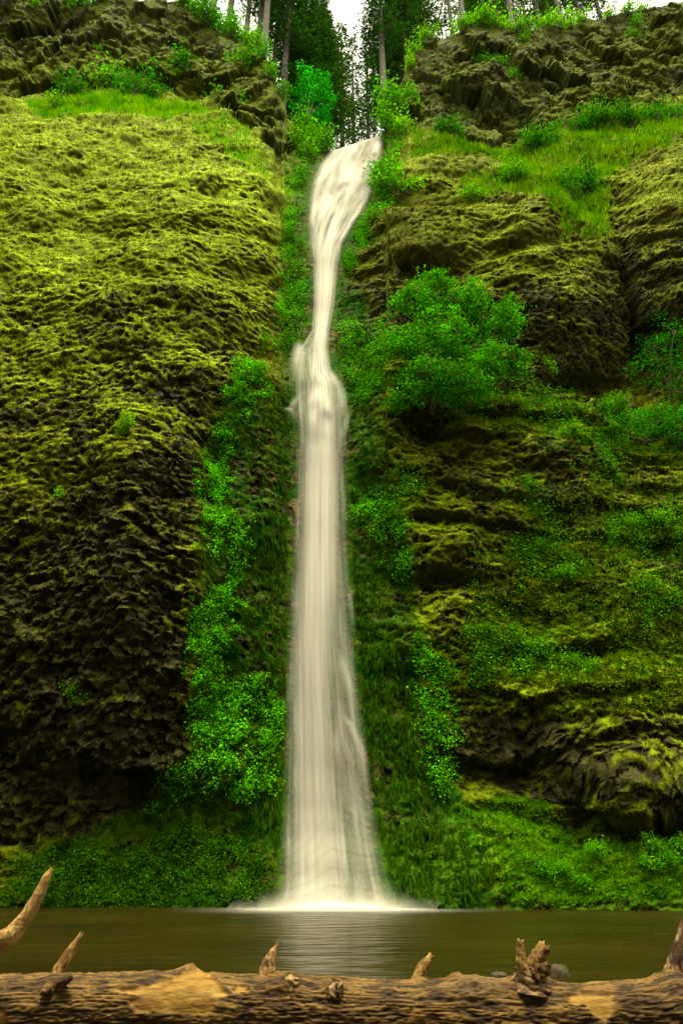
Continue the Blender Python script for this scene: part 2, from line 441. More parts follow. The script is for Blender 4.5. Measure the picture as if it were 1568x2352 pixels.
mc = mixc(mc, (.045, .14, .007), np.clip(.95 * blob(GX, GY, 1230, 1960, 200, 110) + .6 * blob(GX, GY, 1450, 1450, 200, 130) * right, 0, 1) * sstep(-.5, .3, mossn))
mc = mixc(mc, (.16, .115, .008), strip * blob(GX, GY, 620, 700, 25, 260) * .7)
mc = mixc(mc, (.085, .088, .011), left * sstep(850, 1200, GY) * .8)
mc = mixc(mc, (.27, .34, .06), np.clip(.9 * blob(GX, GY, 560, 440, 70, 90, -25) + .6 * blob(GX, GY, 430, 400, 80, 40, 10) + .5 * blob(GX, GY, 120, 620, 90, 60), 0, 1) * left * sstep(-.2, .4, fbm(X / 2, Y / 2, Z / 1.2, 3) + .3 * pad))
mc = mixc(mc, (.062, .080, .010), crag * (.55 + .4 * sstep(-.2, .3, mossn)))
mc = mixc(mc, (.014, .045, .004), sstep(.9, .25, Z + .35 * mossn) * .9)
mc = mixc(mc, (.034, .028, .003), sstep(.35, -.35, pad) * .95 * (left + .8 * right))  # gaps between pads darkened, shade painted into the moss colour
mc = mc * (.8 + .4 * np.clip(.5 + r2 - .3, 0, 1))[..., None]
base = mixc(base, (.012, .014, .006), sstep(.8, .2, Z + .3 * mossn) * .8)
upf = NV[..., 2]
mc = mc * (1 + .75 * sstep(.25, .75, upf) * (left + right))[..., None]  # upward faces lightened, top light painted into the moss colour
mc = mixc(mc, (.026, .021, .002), sstep(.12, -.35, upf) * .85 * (left + right))  # undersides turned dark brown, painted shade below each lump
mc = mc * np.array([.95, 1.10, .16]); base = base * np.array([1.02, .98, .5])
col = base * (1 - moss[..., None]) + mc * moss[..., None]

# plateau behind the rim
NB = 26
back = np.linspace(0, 1, NB + 1)[1:] ** 1.7 * 90
PB = PV[-1][None] + np.stack([np.broadcast_to((PV[-1, :, 0] * .012)[None], (NB, NC)) * back[:, None], np.broadcast_to(back[:, None], (NB, NC)), .16 * back[:, None] + .5 * perlin(PV[-1, :, 0][None] / 3, back[:, None] / 3, .5) * np.minimum(back[:, None], 1)], -1)
gorge = np.interp(PXC, [650, 760, 890, 960], [0, 1, 1, 0])        # stream valley behind the lip
allP = np.concatenate([PV, PB]); cb = np.zeros(PB.shape); cb[:] = (.05, .09, .012)
allC = np.concatenate([col, cb])
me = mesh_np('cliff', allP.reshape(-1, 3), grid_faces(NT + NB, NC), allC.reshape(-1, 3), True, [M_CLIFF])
flat = np.ones((NT + NB - 1, NC - 1), bool)
flat[:NT - 1] = moss[:-1, :-1] > .45
me.polygons.foreach_set('use_smooth', flat.ravel())
cliff = tag(obj('cliff', me), 'mossy basalt cliff around the waterfall with a notch at its lip', kind='structure')

def surf(px, py):
    "nearest built point, normal, colour and moss of the cliff under a photo position"
    px = np.asarray(px, float); py = np.asarray(py, float)
    j = np.clip(np.searchsorted(PXC, px), 0, NC - 1)
    t = (py - PYB) / (rim[j] - PYB)
    i = np.clip(np.searchsorted(T, t), 0, NT - 1)
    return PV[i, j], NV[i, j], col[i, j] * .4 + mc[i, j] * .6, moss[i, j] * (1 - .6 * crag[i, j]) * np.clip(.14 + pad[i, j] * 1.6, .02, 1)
def smooth_y(px, py):
    px = np.asarray(px, float); py = np.asarray(py, float)
    j = np.clip(np.searchsorted(PXC, px), 0, NC - 1)
    t = (py - PYB) / (rim[j] - PYB)
    i = np.clip(np.searchsorted(T, t), 0, NT - 1)
    return YS[i, j]

# ------------------------------------------------------------------ ground, pool bed, shore
def ground():
    xs = np.concatenate([np.linspace(-400, -14, 30), np.linspace(-12, 12, 121), np.linspace(14, 400, 30)])
    ys = np.concatenate([np.linspace(-400, -6, 25), np.linspace(-5, 12, 90), np.linspace(12.5, 46, 40)])
    gx, gy = np.meshgrid(xs, ys)
    h = np.interp(gy, [-400, -6, 5.4, 6.4, 8.2, 11, 20, 46], [.6, .5, .36, .33, .02, -.35, -1.3, -1.6])
    h = h + .05 * fbm(gx / 1.2, gy / 1.2, 0., 3) + .02 * fbm(gx / .3, gy / .3, 2., 2)
    n = fbm(gx / .25, gy / .25, 4., 2)
    c = np.zeros(gx.shape + (3,)); c[:] = (.085, .068, .045)
    c = mixc(c, (.16, .14, .10), sstep(0, .5, n))
    m = rock_material('gravel', .9, 30, .8)
    me = mesh_np('ground', np.stack([gx, gy, h], -1).reshape(-1, 3), grid_faces(*gx.shape), c.reshape(-1, 3), True, [m])
    tag(obj('ground', me), 'gravel shore and bed of the plunge pool', kind='structure')
ground()

# ------------------------------------------------------------------ pool water
def pool():
    m, nt, out = new_mat('pool_water')
    v = objco(nt, (.55, 1.6, 1))
    n1 = noise_n(nt, 1.3, 2, .5, v)
    n2 = noise_n(nt, .35, 3, .5, objco(nt, (.6, 1, 1)))
    p = nd(nt, 'ShaderNodeBsdfPrincipled', Roughness=.24)
    p.inputs['IOR'].default_value = 1.33; p.inputs['Specular IOR Level'].default_value = .28
    n3 = noise_n(nt, 1.0, 4, .6, objco(nt, (.9, 2.6, 1)))
    deep = ramp(nt, n2.outputs['Fac'], [(.3, (.012, .0095, .001)), (.7, (.024, .017, .002))])
    foamy = ramp(nt, n3.outputs['Fac'], [(.60, (0, 0, 0)), (.78, (.026, .023, .008))])      # thin foam drifting on the surface
    ad = nt.nodes.new('ShaderNodeMix'); ad.data_type = 'RGBA'; ad.blend_type = 'ADD'; ad.inputs['Factor'].default_value = 1
    nt.links.new(deep, ad.inputs['A']); nt.links.new(foamy, ad.inputs['B'])
    nt.links.new(ad.outputs['Result'], p.inputs['Base Color'])
    b = nd(nt, 'ShaderNodeBump', Strength=.6, Distance=.28)
    nt.links.new(n1.outputs['Fac'], b.inputs['Height']); nt.links.new(b.outputs[0], p.inputs['Normal'])
    nt.links.new(p.outputs[0], out.inputs['Surface'])
    xs = np.linspace(-60, 60, 41); ys = np.linspace(6.8, 34, 30)
    gx, gy = np.meshgrid(xs, ys)
    me = mesh_np('pool_water', np.stack([gx, gy, 0 * gx], -1).reshape(-1, 3), grid_faces(*gx.shape), None, True, [m])
    tag(obj('pool_water', me), 'dark green plunge pool below the waterfall', kind='structure')
pool()

# ------------------------------------------------------------------ waterfall
def water_material(name, streak_x, streak_y, lo, hi):
    m, nt, out = new_mat(name)
    uv = nt.nodes.new('ShaderNodeUVMap')
    mp = nt.nodes.new('ShaderNodeMapping'); mp.inputs['Scale'].default_value = (streak_x, streak_y, 1)
    nt.links.new(uv.outputs[0], mp.inputs['Vector'])
    n = noise_n(nt, 1.0, 5, .62, mp.outputs[0])
    a = nd(nt, 'ShaderNodeAttribute', attribute_name='col')
    sep = nt.nodes.new('ShaderNodeSeparateColor'); nt.links.new(a.outputs['Color'], sep.inputs[0])
    mr = nd(nt, 'ShaderNodeMapRange'); nt.links.new(n.outputs['Fac'], mr.inputs['Value'])
    mr.inputs['From Min'].default_value = .3; mr.inputs['From Max'].default_value = .7
    mr.inputs['To Min'].default_value = lo; mr.inputs['To Max'].default_value = hi
    add = nd(nt, 'ShaderNodeMath', operation='MULTIPLY', use_clamp=True)
    nt.links.new(sep.outputs[0], add.inputs[0]); nt.links.new(mr.outputs[0], add.inputs[1])
    d = nd(nt, 'ShaderNodeBsdfDiffuse', Color=(.60, .58, .48, 1))
    t = nd(nt, 'ShaderNodeBsdfTranslucent', Color=(.60, .58, .48, 1))
    mx0 = nd(nt, 'ShaderNodeMixShader', Fac=.25)
    nt.links.new(d.outputs[0], mx0.inputs[1]); nt.links.new(t.outputs[0], mx0.inputs[2])
    tr = nt.nodes.new('ShaderNodeBsdfTransparent')
    mx = nt.nodes.new('ShaderNodeMixShader')
    nt.links.new(add.outputs[0], mx.inputs[0]); nt.links.new(tr.outputs[0], mx.inputs[1]); nt.links.new(mx0.outputs[0], mx.inputs[2])
    b = nd(nt, 'ShaderNodeBump', Strength=.12, Distance=.1)
    nt.links.new(n.outputs['Fac'], b.inputs['Height']); nt.links.new(b.outputs[0], d.inputs['Normal'])
    nt.links.new(mx.outputs[0], out.inputs['Surface'])
    return m
M_WATER = water_material('falling_water', 11, 1.0, .86, 1.16)
M_VEIL = water_material('water_veil', 16, 1.2, .6, 1.1)
def add_uv(me, uv):
    l = me.uv_layers.new(name='UVMap')
    idx = np.zeros(len(me.loops), np.int32); me.loops.foreach_get('vertex_index', idx)
    l.data.foreach_set('uv', np.ascontiguousarray(uv[idx], np.float32).ravel())
def fall_sheet(name, inset, push, dens_fn, mat, nr=620, nc=90, seed=0, parent=None, left_edge=WL):
    s = np.linspace(0, 1, nc)[None]; t = np.linspace(0, 1, nr)[:, None]
    top = 349 - 42 * s
    py = top + (2090 - top) * t
    l, r = table(py, left_edge), table(py, WR)
    c, h = (l + r) / 2, (r - l) / 2 * inset
    px = c + h * (2 * s - 1)
    q = 2 * s - 1
    ledge = .16 * np.exp(-((py - 935) / 60) ** 2) + .15 * np.exp(-((py - 830) / 45) ** 2) + .25 * np.exp(-((py - 540) / 50) ** 2)
    bulge = push * (1 - q * q) ** .7 + .12 + ledge * (1 - q * q) * (1 + .5 * perlin(q * 2.2, py / 60, 2 + seed))
    rib = .05 * perlin(q * 7 + .3 * perlin(q * 3, py / 90, 1.), py / 420, seed + .5) + .02 * perlin(q * 17, py / 300, seed + 3.5)
    steps = sstep(620, 480, py) * (.22 * perlin(q * 3.5, py / 34 + q * 1.1, 5.5 + seed)) + np.exp(-((py - 890) / 90) ** 2) * .2 * perlin(q * 3., py / 42 - np.abs(q) * .8, 9.5 + seed)
    y = smooth_y(px, py) - bulge - rib * (1 - q ** 4) - steps * (1 - q ** 4)
    p = at(px, py, y)
    p[..., 2] = np.maximum(p[..., 2], -.05)
    dens = dens_fn(q, py)
    cols = np.repeat(np.clip(dens, 0, 2)[..., None], 3, -1)
    # stream arriving over the lip
    nb = 12
    bk = np.linspace(.25, 4, nb)[:, None]
    pb = p[0][None] + np.stack([0 * bk + 0 * s, bk + 0 * s, .02 * bk + 0 * s], -1)
    p = np.concatenate([pb[::-1], p]); cols = np.concatenate([np.repeat(cols[:1], nb, 0), cols])
    v = np.concatenate([(349 - bk[::-1] * 10 + 0 * s), py]) / 430.
    u = np.concatenate([np.repeat(((q + 1) / 2), nb, 0), (q + 1) / 2 + 0 * py])
    me = mesh_np(name, p.reshape(-1, 3), grid_faces(nr + nb, nc), cols.reshape(-1, 3), True, [mat])
    add_uv(me, np.stack([u, v], -1).reshape(-1, 2))
    return obj(name, me, parent)
def dens_main(q, py):
    low = sstep(1150, 1750, py)
    core = np.exp(-((q + .42 * low) / (.60 - .06 * low + .1 * sstep(1000, 700, py))) ** 4)
    side = np.exp(-((q - .55) / .28) ** 2) * low * (.20 + .6 * np.clip(perlin(q * 6, py / 70 - q * 2, 3.), 0, 1) * sstep(1400, 1550, py) * sstep(1950, 1800, py))
    st = 1 + .28 * perlin(q * 9, py / 500, 2.3)
    d = (core * 1.05 + side) * st * sstep(1.0, .55, np.abs(q))
    wide = sstep(620, 520, py)
    d = d * (1 - wide) + wide * (.78 + .6 * perlin(q * 5 + py / 160, py / 60, 4.4) + .3 * perlin(q * 9 + py / 90, py / 22, 7.4)) * sstep(1.0, .75, np.abs(q))
    mid = np.exp(-((py - 890) / 95) ** 2)
    d = d * (1 + mid * (.45 * perlin(q * 3.2 + .4 * perlin(q * 5, py / 30, 1.), py / 38 - np.abs(q) * .9, 6.6) + .35 * perlin(q * 9, py / 60, 2.6) - .05))
    return d * (.90 - .24 * low)
def dens_back(q, py):
    low = sstep(1150, 1750, py)
    return (.42 + .4 * perlin(q * 12, py / 350, 7.) + .06 * low) * sstep(1.02, .72 + .2 * perlin(q * 3, py / 110, 5.), np.abs(q)) * (.85 + .5 * perlin(q * 6, py / 90, 3.))
wf = empty('waterfall', (0, 28, 0))
tag(wf, 'tall white waterfall sliding down the cliff into the pool', kind='structure')
def rebase(o, root):
    o.parent = root; o.matrix_parent_inverse = Matrix.Translation(-root.location)
for nm, ins, push, fn, mt, sd_ in (('water_sheet', .97, .45, dens_main, M_WATER, 0), ('water_veil', 1.0, .2, dens_back, M_VEIL, 4)):
    rebase(fall_sheet(nm, ins, push, fn, mt, seed=sd_, left_edge=WLM if nm == 'water_sheet' else WL), wf)
def strand(pts, w0, w1, push, dens):
    pts = np.array(pts, float); n = 60; nc = 9
    tt = np.linspace(0, 1, n); ti = np.linspace(0, 1, len(pts))
    cx, cy = np.interp(tt, ti, pts[:, 0]), np.interp(tt, ti, pts[:, 1])
    for _ in range(6):
        cx[1:-1] = (cx[:-2] + cx[2:] + 2 * cx[1:-1]) / 4; cy[1:-1] = (cy[:-2] + cy[2:] + 2 * cy[1:-1]) / 4
    q = np.linspace(-1, 1, nc)[None]
    tx, ty = np.gradient(cx), np.gradient(cy); L = np.hypot(tx, ty)
    w = (w0 + (w1 - w0) * tt)[:, None] * .9
    px = cx[:, None] - (ty / L)[:, None] * w * q; py = cy[:, None] + (tx / L)[:, None] * w * q
    y = smooth_y(px, py) - push - .12 * (1 - q * q)
    d = .42 * dens * (1 - q * q) ** 1.6 * (sstep(0, .35, tt) * sstep(1, .35, tt))[:, None]
    me = mesh_np('water_strand', at(px, py, y).reshape(-1, 3), grid_faces(n, nc), np.repeat(d.reshape(-1, 1), 3, 1), True, [M_VEIL])
    add_uv(me, np.stack([(q + 1) / 6 + 0 * px, cy[:, None] / 430 + 0 * px], -1).reshape(-1, 2))
    rebase(obj('water_strand', me), wf)
for a in [([(704,797),(688,802),(683,840),(688,910)], 20, 28, .5, 1.8), ([(690,905),(676,925),(668,940),(684,980)], 10, 14, .5, .9),
          ([(650,938),(668,942),(690,960)], 6, 10, .5, .7), ([(770,870),(784,900),(790,950),(786,1010)], 14, 16, .6, 1.2),
          ([(806,940),(796,965),(788,1000),(786,1060)], 8, 14, .5, 1.0), ([(752,850),(770,880),(768,930)], 16, 20, .65, 1.1),
          ([(775,1480),(785,1530),(806,1600),(812,1680)], 8, 26, .55, 1.1), ([(780,1640),(806,1670),(832,1740),(842,1830)], 14, 18, .5, 1.3),
          ([(776,1660),(772,1720),(778,1800)], 14, 16, .6, 1.0), ([(800,1330),(806,1400),(812,1470)], 8, 10, .4, .8)]:
    strand(*a)
def foam():
    c = at_z(768, 2089, 0.0)
    c.y -= .35
    nr, na = 40, 96
    r = np.linspace(0, 1, nr)[:, None]; a = np.linspace(0, 2 * math.pi, na, endpoint=False)[None]
    wob = 1 + .16 * perlin(np.cos(a) * 1.5, np.sin(a) * 1.5, 2.)
    x = c.x + r * np.cos(a) * 6.5 * wob; y = c.y + r * np.sin(a) * 2.4 * wob
    z = .012 + .26 * np.exp(-(r / .3) ** 2) * (1 + .3 * perlin(x, y, 1.)) * np.clip(1 - r, 0, 1) + 0 * x
    d = (1.0 * np.exp(-(r / .34) ** 2) + .35 * np.exp(-(r / .6) ** 2)) * (1 - r ** 2) + 0 * x
    me = mesh_np('foam', np.stack([x, y, z], -1).reshape(-1, 3), grid_faces(nr, na, True), np.repeat(d.reshape(-1, 1), 3, 1), True, [M_FOAM])
    add_uv(me, np.stack([x * .3, y * .3], -1).reshape(-1, 2))
    tag(obj('foam', me), 'white foam spreading on the pool where the waterfall lands', 'foam', kind='stuff')
def spray():
    # fine spray thrown up in low arcs round the foot of the fall
    c = at_z(768, 2089, 0.0)
    for k, (rx, ry, h, dn) in enumerate(((2.2, .7, 1.3, .6), (2.8, 1.1, .9, .55), (3.6, 1.5, .5, .45))):
        na, nz = 70, 14
        a = np.linspace(-.06 * math.pi, 1.06 * math.pi, na)[None]; t = np.linspace(0, 1, nz)[:, None]
        x = c.x + rx * np.cos(a) * (1 + .08 * perlin(a * 3, t, k + .5)); y = c.y + .3 - ry * np.sin(a) * (1 - .35 * t)
        z = h * t * (.55 + .45 * np.sin(np.clip(a, 0, math.pi)) + .25 * perlin(a * 2.5, .5, k + 3.)) + .01
        d = dn * (1 - t) ** 2 * np.clip(np.sin(np.clip(a, 0, math.pi)), 0, 1) ** .8 * (1 + .3 * perlin(a * 4, t * 2, k + 7.))
        me = mesh_np('spray', np.stack(np.broadcast_arrays(x, y, z), -1).reshape(-1, 3), grid_faces(nz, na), np.repeat(np.clip(d, 0, 1).reshape(-1, 1), 3, 1), True, [M_FOAM])
        add_uv(me, np.stack(np.broadcast_arrays(a * 1.2, t * .6), -1).reshape(-1, 2))
        rebase(obj('spray', me), wf)
M_FOAM = water_material('foam_water', 1.2, 2.0, .75, 1.25)
foam()
spray()

# ------------------------------------------------------------------ leaves and blades
def frames(n, nrm, spread, rs):
    "random leaf frames round a mean normal"
    z = nrm + rs.normal(size=(n, 3)) * spread; z /= np.linalg.norm(z, axis=1)[:, None] + 1e-9
    r = rs.normal(size=(n, 3)); x = np.cross(r, z); x /= np.linalg.norm(x, axis=1)[:, None] + 1e-9
    return x, np.cross(z, x), z
def leaf_mesh(name, pos, nrm, size, cols, mat, rs, spread=.7, aspect=.6):
    n = len(pos)
    x, y, z = frames(n, nrm, spread, rs)
    s = np.asarray(size).reshape(-1, 1) * np.ones((n, 1))
    v = np.stack([pos - y * s * .5, pos + x * s * .5 * aspect + z * s * .08, pos + y * s * .5 - z * s * .06, pos - x * s * .5 * aspect + z * s * .08], 1)
    return mesh_np(name, v.reshape(-1, 3), np.arange(4 * n).reshape(-1, 4), np.repeat(cols, 4, 0), False, [mat])
def leaf_cols(n, c, rs, var=.35, warm=.15):
    c = np.asarray(c, float) * np.ones((n, 3))
    k = np.clip(1 + rs.normal(size=(n, 1)) * var, .35, 2.2)
    w = rs.rand(n, 1) ** 4 * warm * 3
    out = c * k * np.array([1.05, 1.05, .22])
    out[:, :1] *= 1 + 2.5 * w
    return np.clip(out, 0, .8)
def blade_mesh(name, pos, dirs, length, width, cols, mat, rs):
    n = len(pos)
    d = dirs / (np.linalg.norm(dirs, axis=1)[:, None] + 1e-9)
    side = np.cross(d, rs.normal(size=(n, 3))); side /= np.linalg.norm(side, axis=1)[:, None] + 1e-9
    L = np.asarray(length).reshape(-1, 1); W = np.asarray(width).reshape(-1, 1)
    v = np.stack([pos - side * W, pos + side * W, pos + d * L], 1)
    return mesh_np(name, v.reshape(-1, 3), np.arange(3 * n).reshape(-1, 3), np.repeat(cols, 3, 0), False, [mat])
RS = np.random.RandomState(11)

def moss_blades():
    n = 430000
    px = RS.uniform(-40, 1610, n); py = -20 + 2120 * RS.rand(n) ** .85
    ok = (py > np.interp(px, RIMX, RIMY) + 4) & ~((px > table(py, WL) - 8) & (px < table(py, WR) + 6) & (py > 300))
    px, py = px[ok], py[ok]
    p, nn, c, m = surf(px, py)
    k = (RS.rand(len(p)) < m * 1.1 + .05 * (py > 400)) & (p[:, 2] > .05)
    p, nn, c = p[k], nn[k], c[k]
    n = len(p)
    s = .6 + .8 * RS.rand(n)
    d = nn * .7 + np.array([0, 0, -.75]) + RS.normal(size=(n, 3)) * .35
    cc = np.clip(c * (1 + .4 * RS.normal(size=(n, 1))).clip(.4, 2.2) * np.array([1.15, 1.15, .6]), 0, .6)
    fs = np.interp(p[:, 2], [0, 12, 55], [.42, .55, 1.])
    me = blade_mesh('moss', p - nn * .03, d, (.22 * s) * fs ** .6, .045 * s * fs, cc, M_MOSS, RS)
    tag(obj('moss', me), 'yellow green moss tufts hanging over the cliff rock', 'moss', kind='stuff')
moss_blades()

def scatter(poly, n):
    poly_ = np.array(poly, float); lo, hi = poly_.min(0), poly_.max(0)
    outx, outy = [], []
    got = 0
    while got < n:
        x = RS.uniform(lo[0], hi[0], n * 2); y = RS.uniform(lo[1], hi[1], n * 2)
        k = inpoly(x, y, poly)
        outx.append(x[k]); outy.append(y[k]); got += k.sum()
    return np.concatenate(outx)[:n], np.concatenate(outy)[:n]
def cover(specs, name, label, cat, size, c, patch=.0, per=1, out=.15, clump=.3):
    "leafy ground cover in patches: specs = [(polygon, clumps, leaves per clump)]"
    PP, NN, SS, CCc = [], [], [], []
    for poly, ncl, k in specs:
        x, y = scatter(poly, int(ncl * 2.2))
        keep = perlin(x / 26., y / 26., 3.3) + .7 * perlin(x / 9., y / 9., 1.3) > patch
        x, y = x[keep], y[keep]
        x = x + RS.normal(size=len(x)) * 10 * (RS.rand(len(x)) < .5); y = y + RS.normal(size=len(y)) * 9
        inw = (x > table(y, WL) - 6) & (x < table(y, WR) + 6) & (y > 345)
        x, y = x[~inw], y[~inw]
        p, nn, _, _ = surf(x, y)
        n = len(p)
        cl = clump * (.5 + RS.rand(n, 1)); tone = np.clip(1 + .75 * perlin(x / 38., y / 26., 5.5) + .3 * perlin(x / 11., y / 9., 2.5), .35, 1.9)[:, None]
        hue = np.clip(1 + .25 * RS.normal(size=(n, 1)), .5, 1.7)
        for q in range(k):
            r = RS.normal(size=(n, 3)); r /= np.linalg.norm(r, axis=1)[:, None]
            pos = p + nn * (out * RS.rand(n, 1) + .04) + r * cl * RS.rand(n, 1) ** .5
            PP.append(pos); NN.append(nn * .5 + r * .4 + np.array([0, -.1, .9]))
            SS.append(size * (.6 + .8 * RS.rand(n))); CCc.append(leaf_cols(n, c, RS) * hue * tone * 1.2)
    p = np.concatenate(PP)
    me = leaf_mesh(name, p, np.concatenate(NN), np.concatenate(SS), np.concatenate(CCc), M_COVER, RS, .5)
    return tag(obj(name, me), label, cat, kind='stuff')
G1, G2, G3 = (.046, .24, .008), (.018, .15, .012), (.075, .27, .014)
cover([([(600,830),(620,900),(560,960),(530,1060),(480,1110),(450,1080),(490,1000),(510,900),(550,830)], 672, 20),
       ([(440,1090),(520,1080),(545,1180),(560,1300),(500,1360),(450,1260)], 480, 20),
       ([(430,1380),(545,1330),(550,1450),(470,1500),(430,1480)], 512, 20),
       ([(430,1480),(500,1490),(520,1600),(440,1640)], 272, 18),
       ([(455,1560),(600,1560),(650,1610),(645,1710),(560,1740),(450,1690)], 1120, 19),
       ([(430,1740),(640,1700),(640,1830),(480,1820),(400,1850),(330,1880),(360,1800)], 416, 18)],
      'ivy', 'bright green leafy ivy trailing down the wet wall by the mossy dome', 'ivy', .088, tuple(np.array(G1) * 1.3), patch=.12, clump=.22, out=.08)
cover([([(0,1965),(120,1930),(300,1940),(420,1905),(520,1915),(600,1950),(630,2060),(300,2055),(0,2050),(-40,2050),(-40,1960)], 2600, 14)],
      'ground_cover', 'dense green leaves hugging the cliff foot near the driftwood branch', 'ground cover', .072, (.026, .105, .006), patch=.06, out=.2, clump=.24)
def grass(polys, label, length, width, c, up=1.0, patch=-.4):
    x, y = zip(*[scatter(po, n) for po, n in polys]); x, y = np.concatenate(x), np.concatenate(y)
    k = perlin(x / 26., y / 18., 3.3) + .6 * perlin(x / 8., y / 6., 1.3) > patch
    x, y = x[k] + RS.normal(size=k.sum()) * 9, y[k] + RS.normal(size=k.sum()) * 5
    p, nn, _, _ = surf(x, y); n = len(p)
    k = p[:, 2] > .1; p, nn, x, y = p[k], nn[k], x[k], y[k]; n = len(p)
    tone = perlin(x / 30., y / 22., 7.7)
    tuft = np.stack([perlin(x / 12., y / 9., q + .3) for q in range(3)], 1)
    d = nn * .45 + np.array([0, 0, up]) + RS.normal(size=(n, 3)) * .28 + tuft * .5
    s = .5 + .9 * RS.rand(n)
    cc = leaf_cols(n, c, RS, .3, .1) * (1 + .5 * tone[:, None] * np.array([1.5, .7, .5]))
    me = blade_mesh('grass', p - nn * .04, d, length * s, width * s, np.clip(cc, .002, .6), M_MOSS, RS)
    tag(obj('grass', me), label, 'grass', kind='stuff')
grass([([(60,232),(200,222),(330,225),(450,245),(470,266),(330,272),(200,262),(90,262)], 14000), ([(450,260),(560,300),(620,420),(560,400),(440,300)], 1500)],
      'vivid green grass on the ledge above the mossy dome', .5, .045, (.15, .44, .008))
grass([([(940,310),(1020,330),(1150,350),(1300,300),(1430,275),(1568,250),(1620,250),(1620,330),(1450,380),(1320,450),(1250,520),(1260,420),(1120,360),(950,370)], 30000),
       ([(1060,400),(1280,400),(1400,440),(1300,520),(1200,450),(1080,460)], 6000), ([(1280,480),(1400,440),(1380,560),(1280,560)], 3000)],
      'green grass band sloping below the grey crag', .45, .045, (.12, .33, .008), patch=-.25)
cover([([(870,300),(925,330),(900,470),(860,500),(890,400)], 260, 14), ([(860,480),(830,560),(795,640),(790,580),(835,490)], 260, 14),
       ([(670,310),(745,335),(715,380),(690,440),(680,520),(655,600),(655,430),(690,380)], 420, 13), ([(655,520),(705,560),(705,740),(670,800),(600,790),(640,700)], 480, 13)],
      'fern_cover', 'bright ferns lining both edges of the upper waterfall', 'fern', .10, tuple(np.array(G1) * 1.2), patch=-.05, clump=.34)
cover([([(775,745),(880,770),(890,900),(820,930),(800,860)], 480, 13), ([(805,1140),(900,1150),(945,1190),(930,1240),(870,1240),(810,1180)], 220, 15),
       ([(905,1070),(970,1080),(960,1160),(915,1150)], 60, 12), ([(950,1440),(1010,1500),(1060,1570),(1050,1700),(1040,1830),(1000,1800),(960,1600)], 420, 14), ([(880,1250),(950,1260),(940,1330),(890,1310)], 60, 13)],
      'fern_cover', 'leafy ferns on the wet rock between the waterfall and the stepped ledges', 'fern', .095, tuple(np.array(G1) * 1.2), patch=.04, clump=.34)
cover([([(1230,960),(1420,930),(1568,900),(1620,900),(1620,1040),(1460,1040),(1380,1130),(1230,1040)], 1050, 13),
       ([(1200,1120),(1260,1130),(1250,1190),(1200,1180)], 120, 13), ([(1380,1180),(1568,1160),(1620,1280),(1480,1260),(1400,1300)], 630, 12),
       ([(1150,1240),(1300,1210),(1360,1320),(1180,1330)], 330, 12), ([(1060,1440),(1200,1440),(1380,1520),(1350,1560),(1180,1540),(1080,1570)], 630, 14),
       ([(1430,1330),(1600,1300),(1600,1420),(1480,1430)], 300, 12), ([(1060,1100),(1568,1060),(1620,1560),(1100,1560)], 900, 9), ([(900,900),(1250,900),(1330,960),(1200,1000),(1000,950)], 570, 10)],
      'ground_cover', 'scattered green leafy plants on the stepped ledges under the big bush', 'ground cover', .088, (.045, .20, .010), patch=.03, out=.1, clump=.42)
grass([([(1060,1860),(1150,1830),(1240,1850),(1330,1930),(1568,1970),(1620,1980),(1620,2085),(1150,2080),(1140,1960)], 60000)],
      'soft green grass and herbs on the low mound at the pool edge', .15, .02, (.088, .29, .007), up=.2, patch=-.5)
grass([([(1090,1330),(1300,1300),(1568,1330),(1620,1620),(1400,1640),(1200,1560),(1060,1570),(1060,1450)], 34000), ([(1200,1160),(1400,1120),(1568,1080),(1620,1250),(1300,1330),(1150,1300)], 12000),
       ([(930,920),(1260,910),(1330,980),(1180,1030),(980,960)], 9000)],
      'olive grass tufts on the stepped ledges under the big bush', .26, .028, (.080, .16, .008), up=.1, patch=-.05)
def curtain():
    n = 42000
    poly = [(806,1260),(850,1300),(900,1450),(960,1650),(1000,1800),(1060,1900),(1140,1960),(1120,2060),(905,2070),(870,1900),(850,1750),(822,1500)]
    x, y = scatter(poly, n)
    x2, y2 = scatter([(600,900),(660,900),(655,1500),(648,1950),(590,1950),(590,1400)], 14000)
    x, y = np.concatenate([x, x2]), np.concatenate([y, y2])
    k = perlin(x / 9., y / 60., 2.2) + .6 * perlin(x / 22., y / 40., 5.) > .05
    p, nn, _, _ = surf(x[k], y[k]); n = len(p)
    d = nn * .28 + np.array([0.12, 0, -1.]) + RS.normal(size=(n, 3)) * .10
    s = .6 + .8 * RS.rand(n)
    me = blade_mesh('hanging_moss', p + nn * .03, d, .30 * s, .017 * s, leaf_cols(n, (.022, .080, .005), RS, .5), M_MOSS, RS)
    tag(obj('hanging_moss', me), 'dark green moss strands hanging on the wet rock beside the waterfall', 'moss', kind='stuff')
curtain()

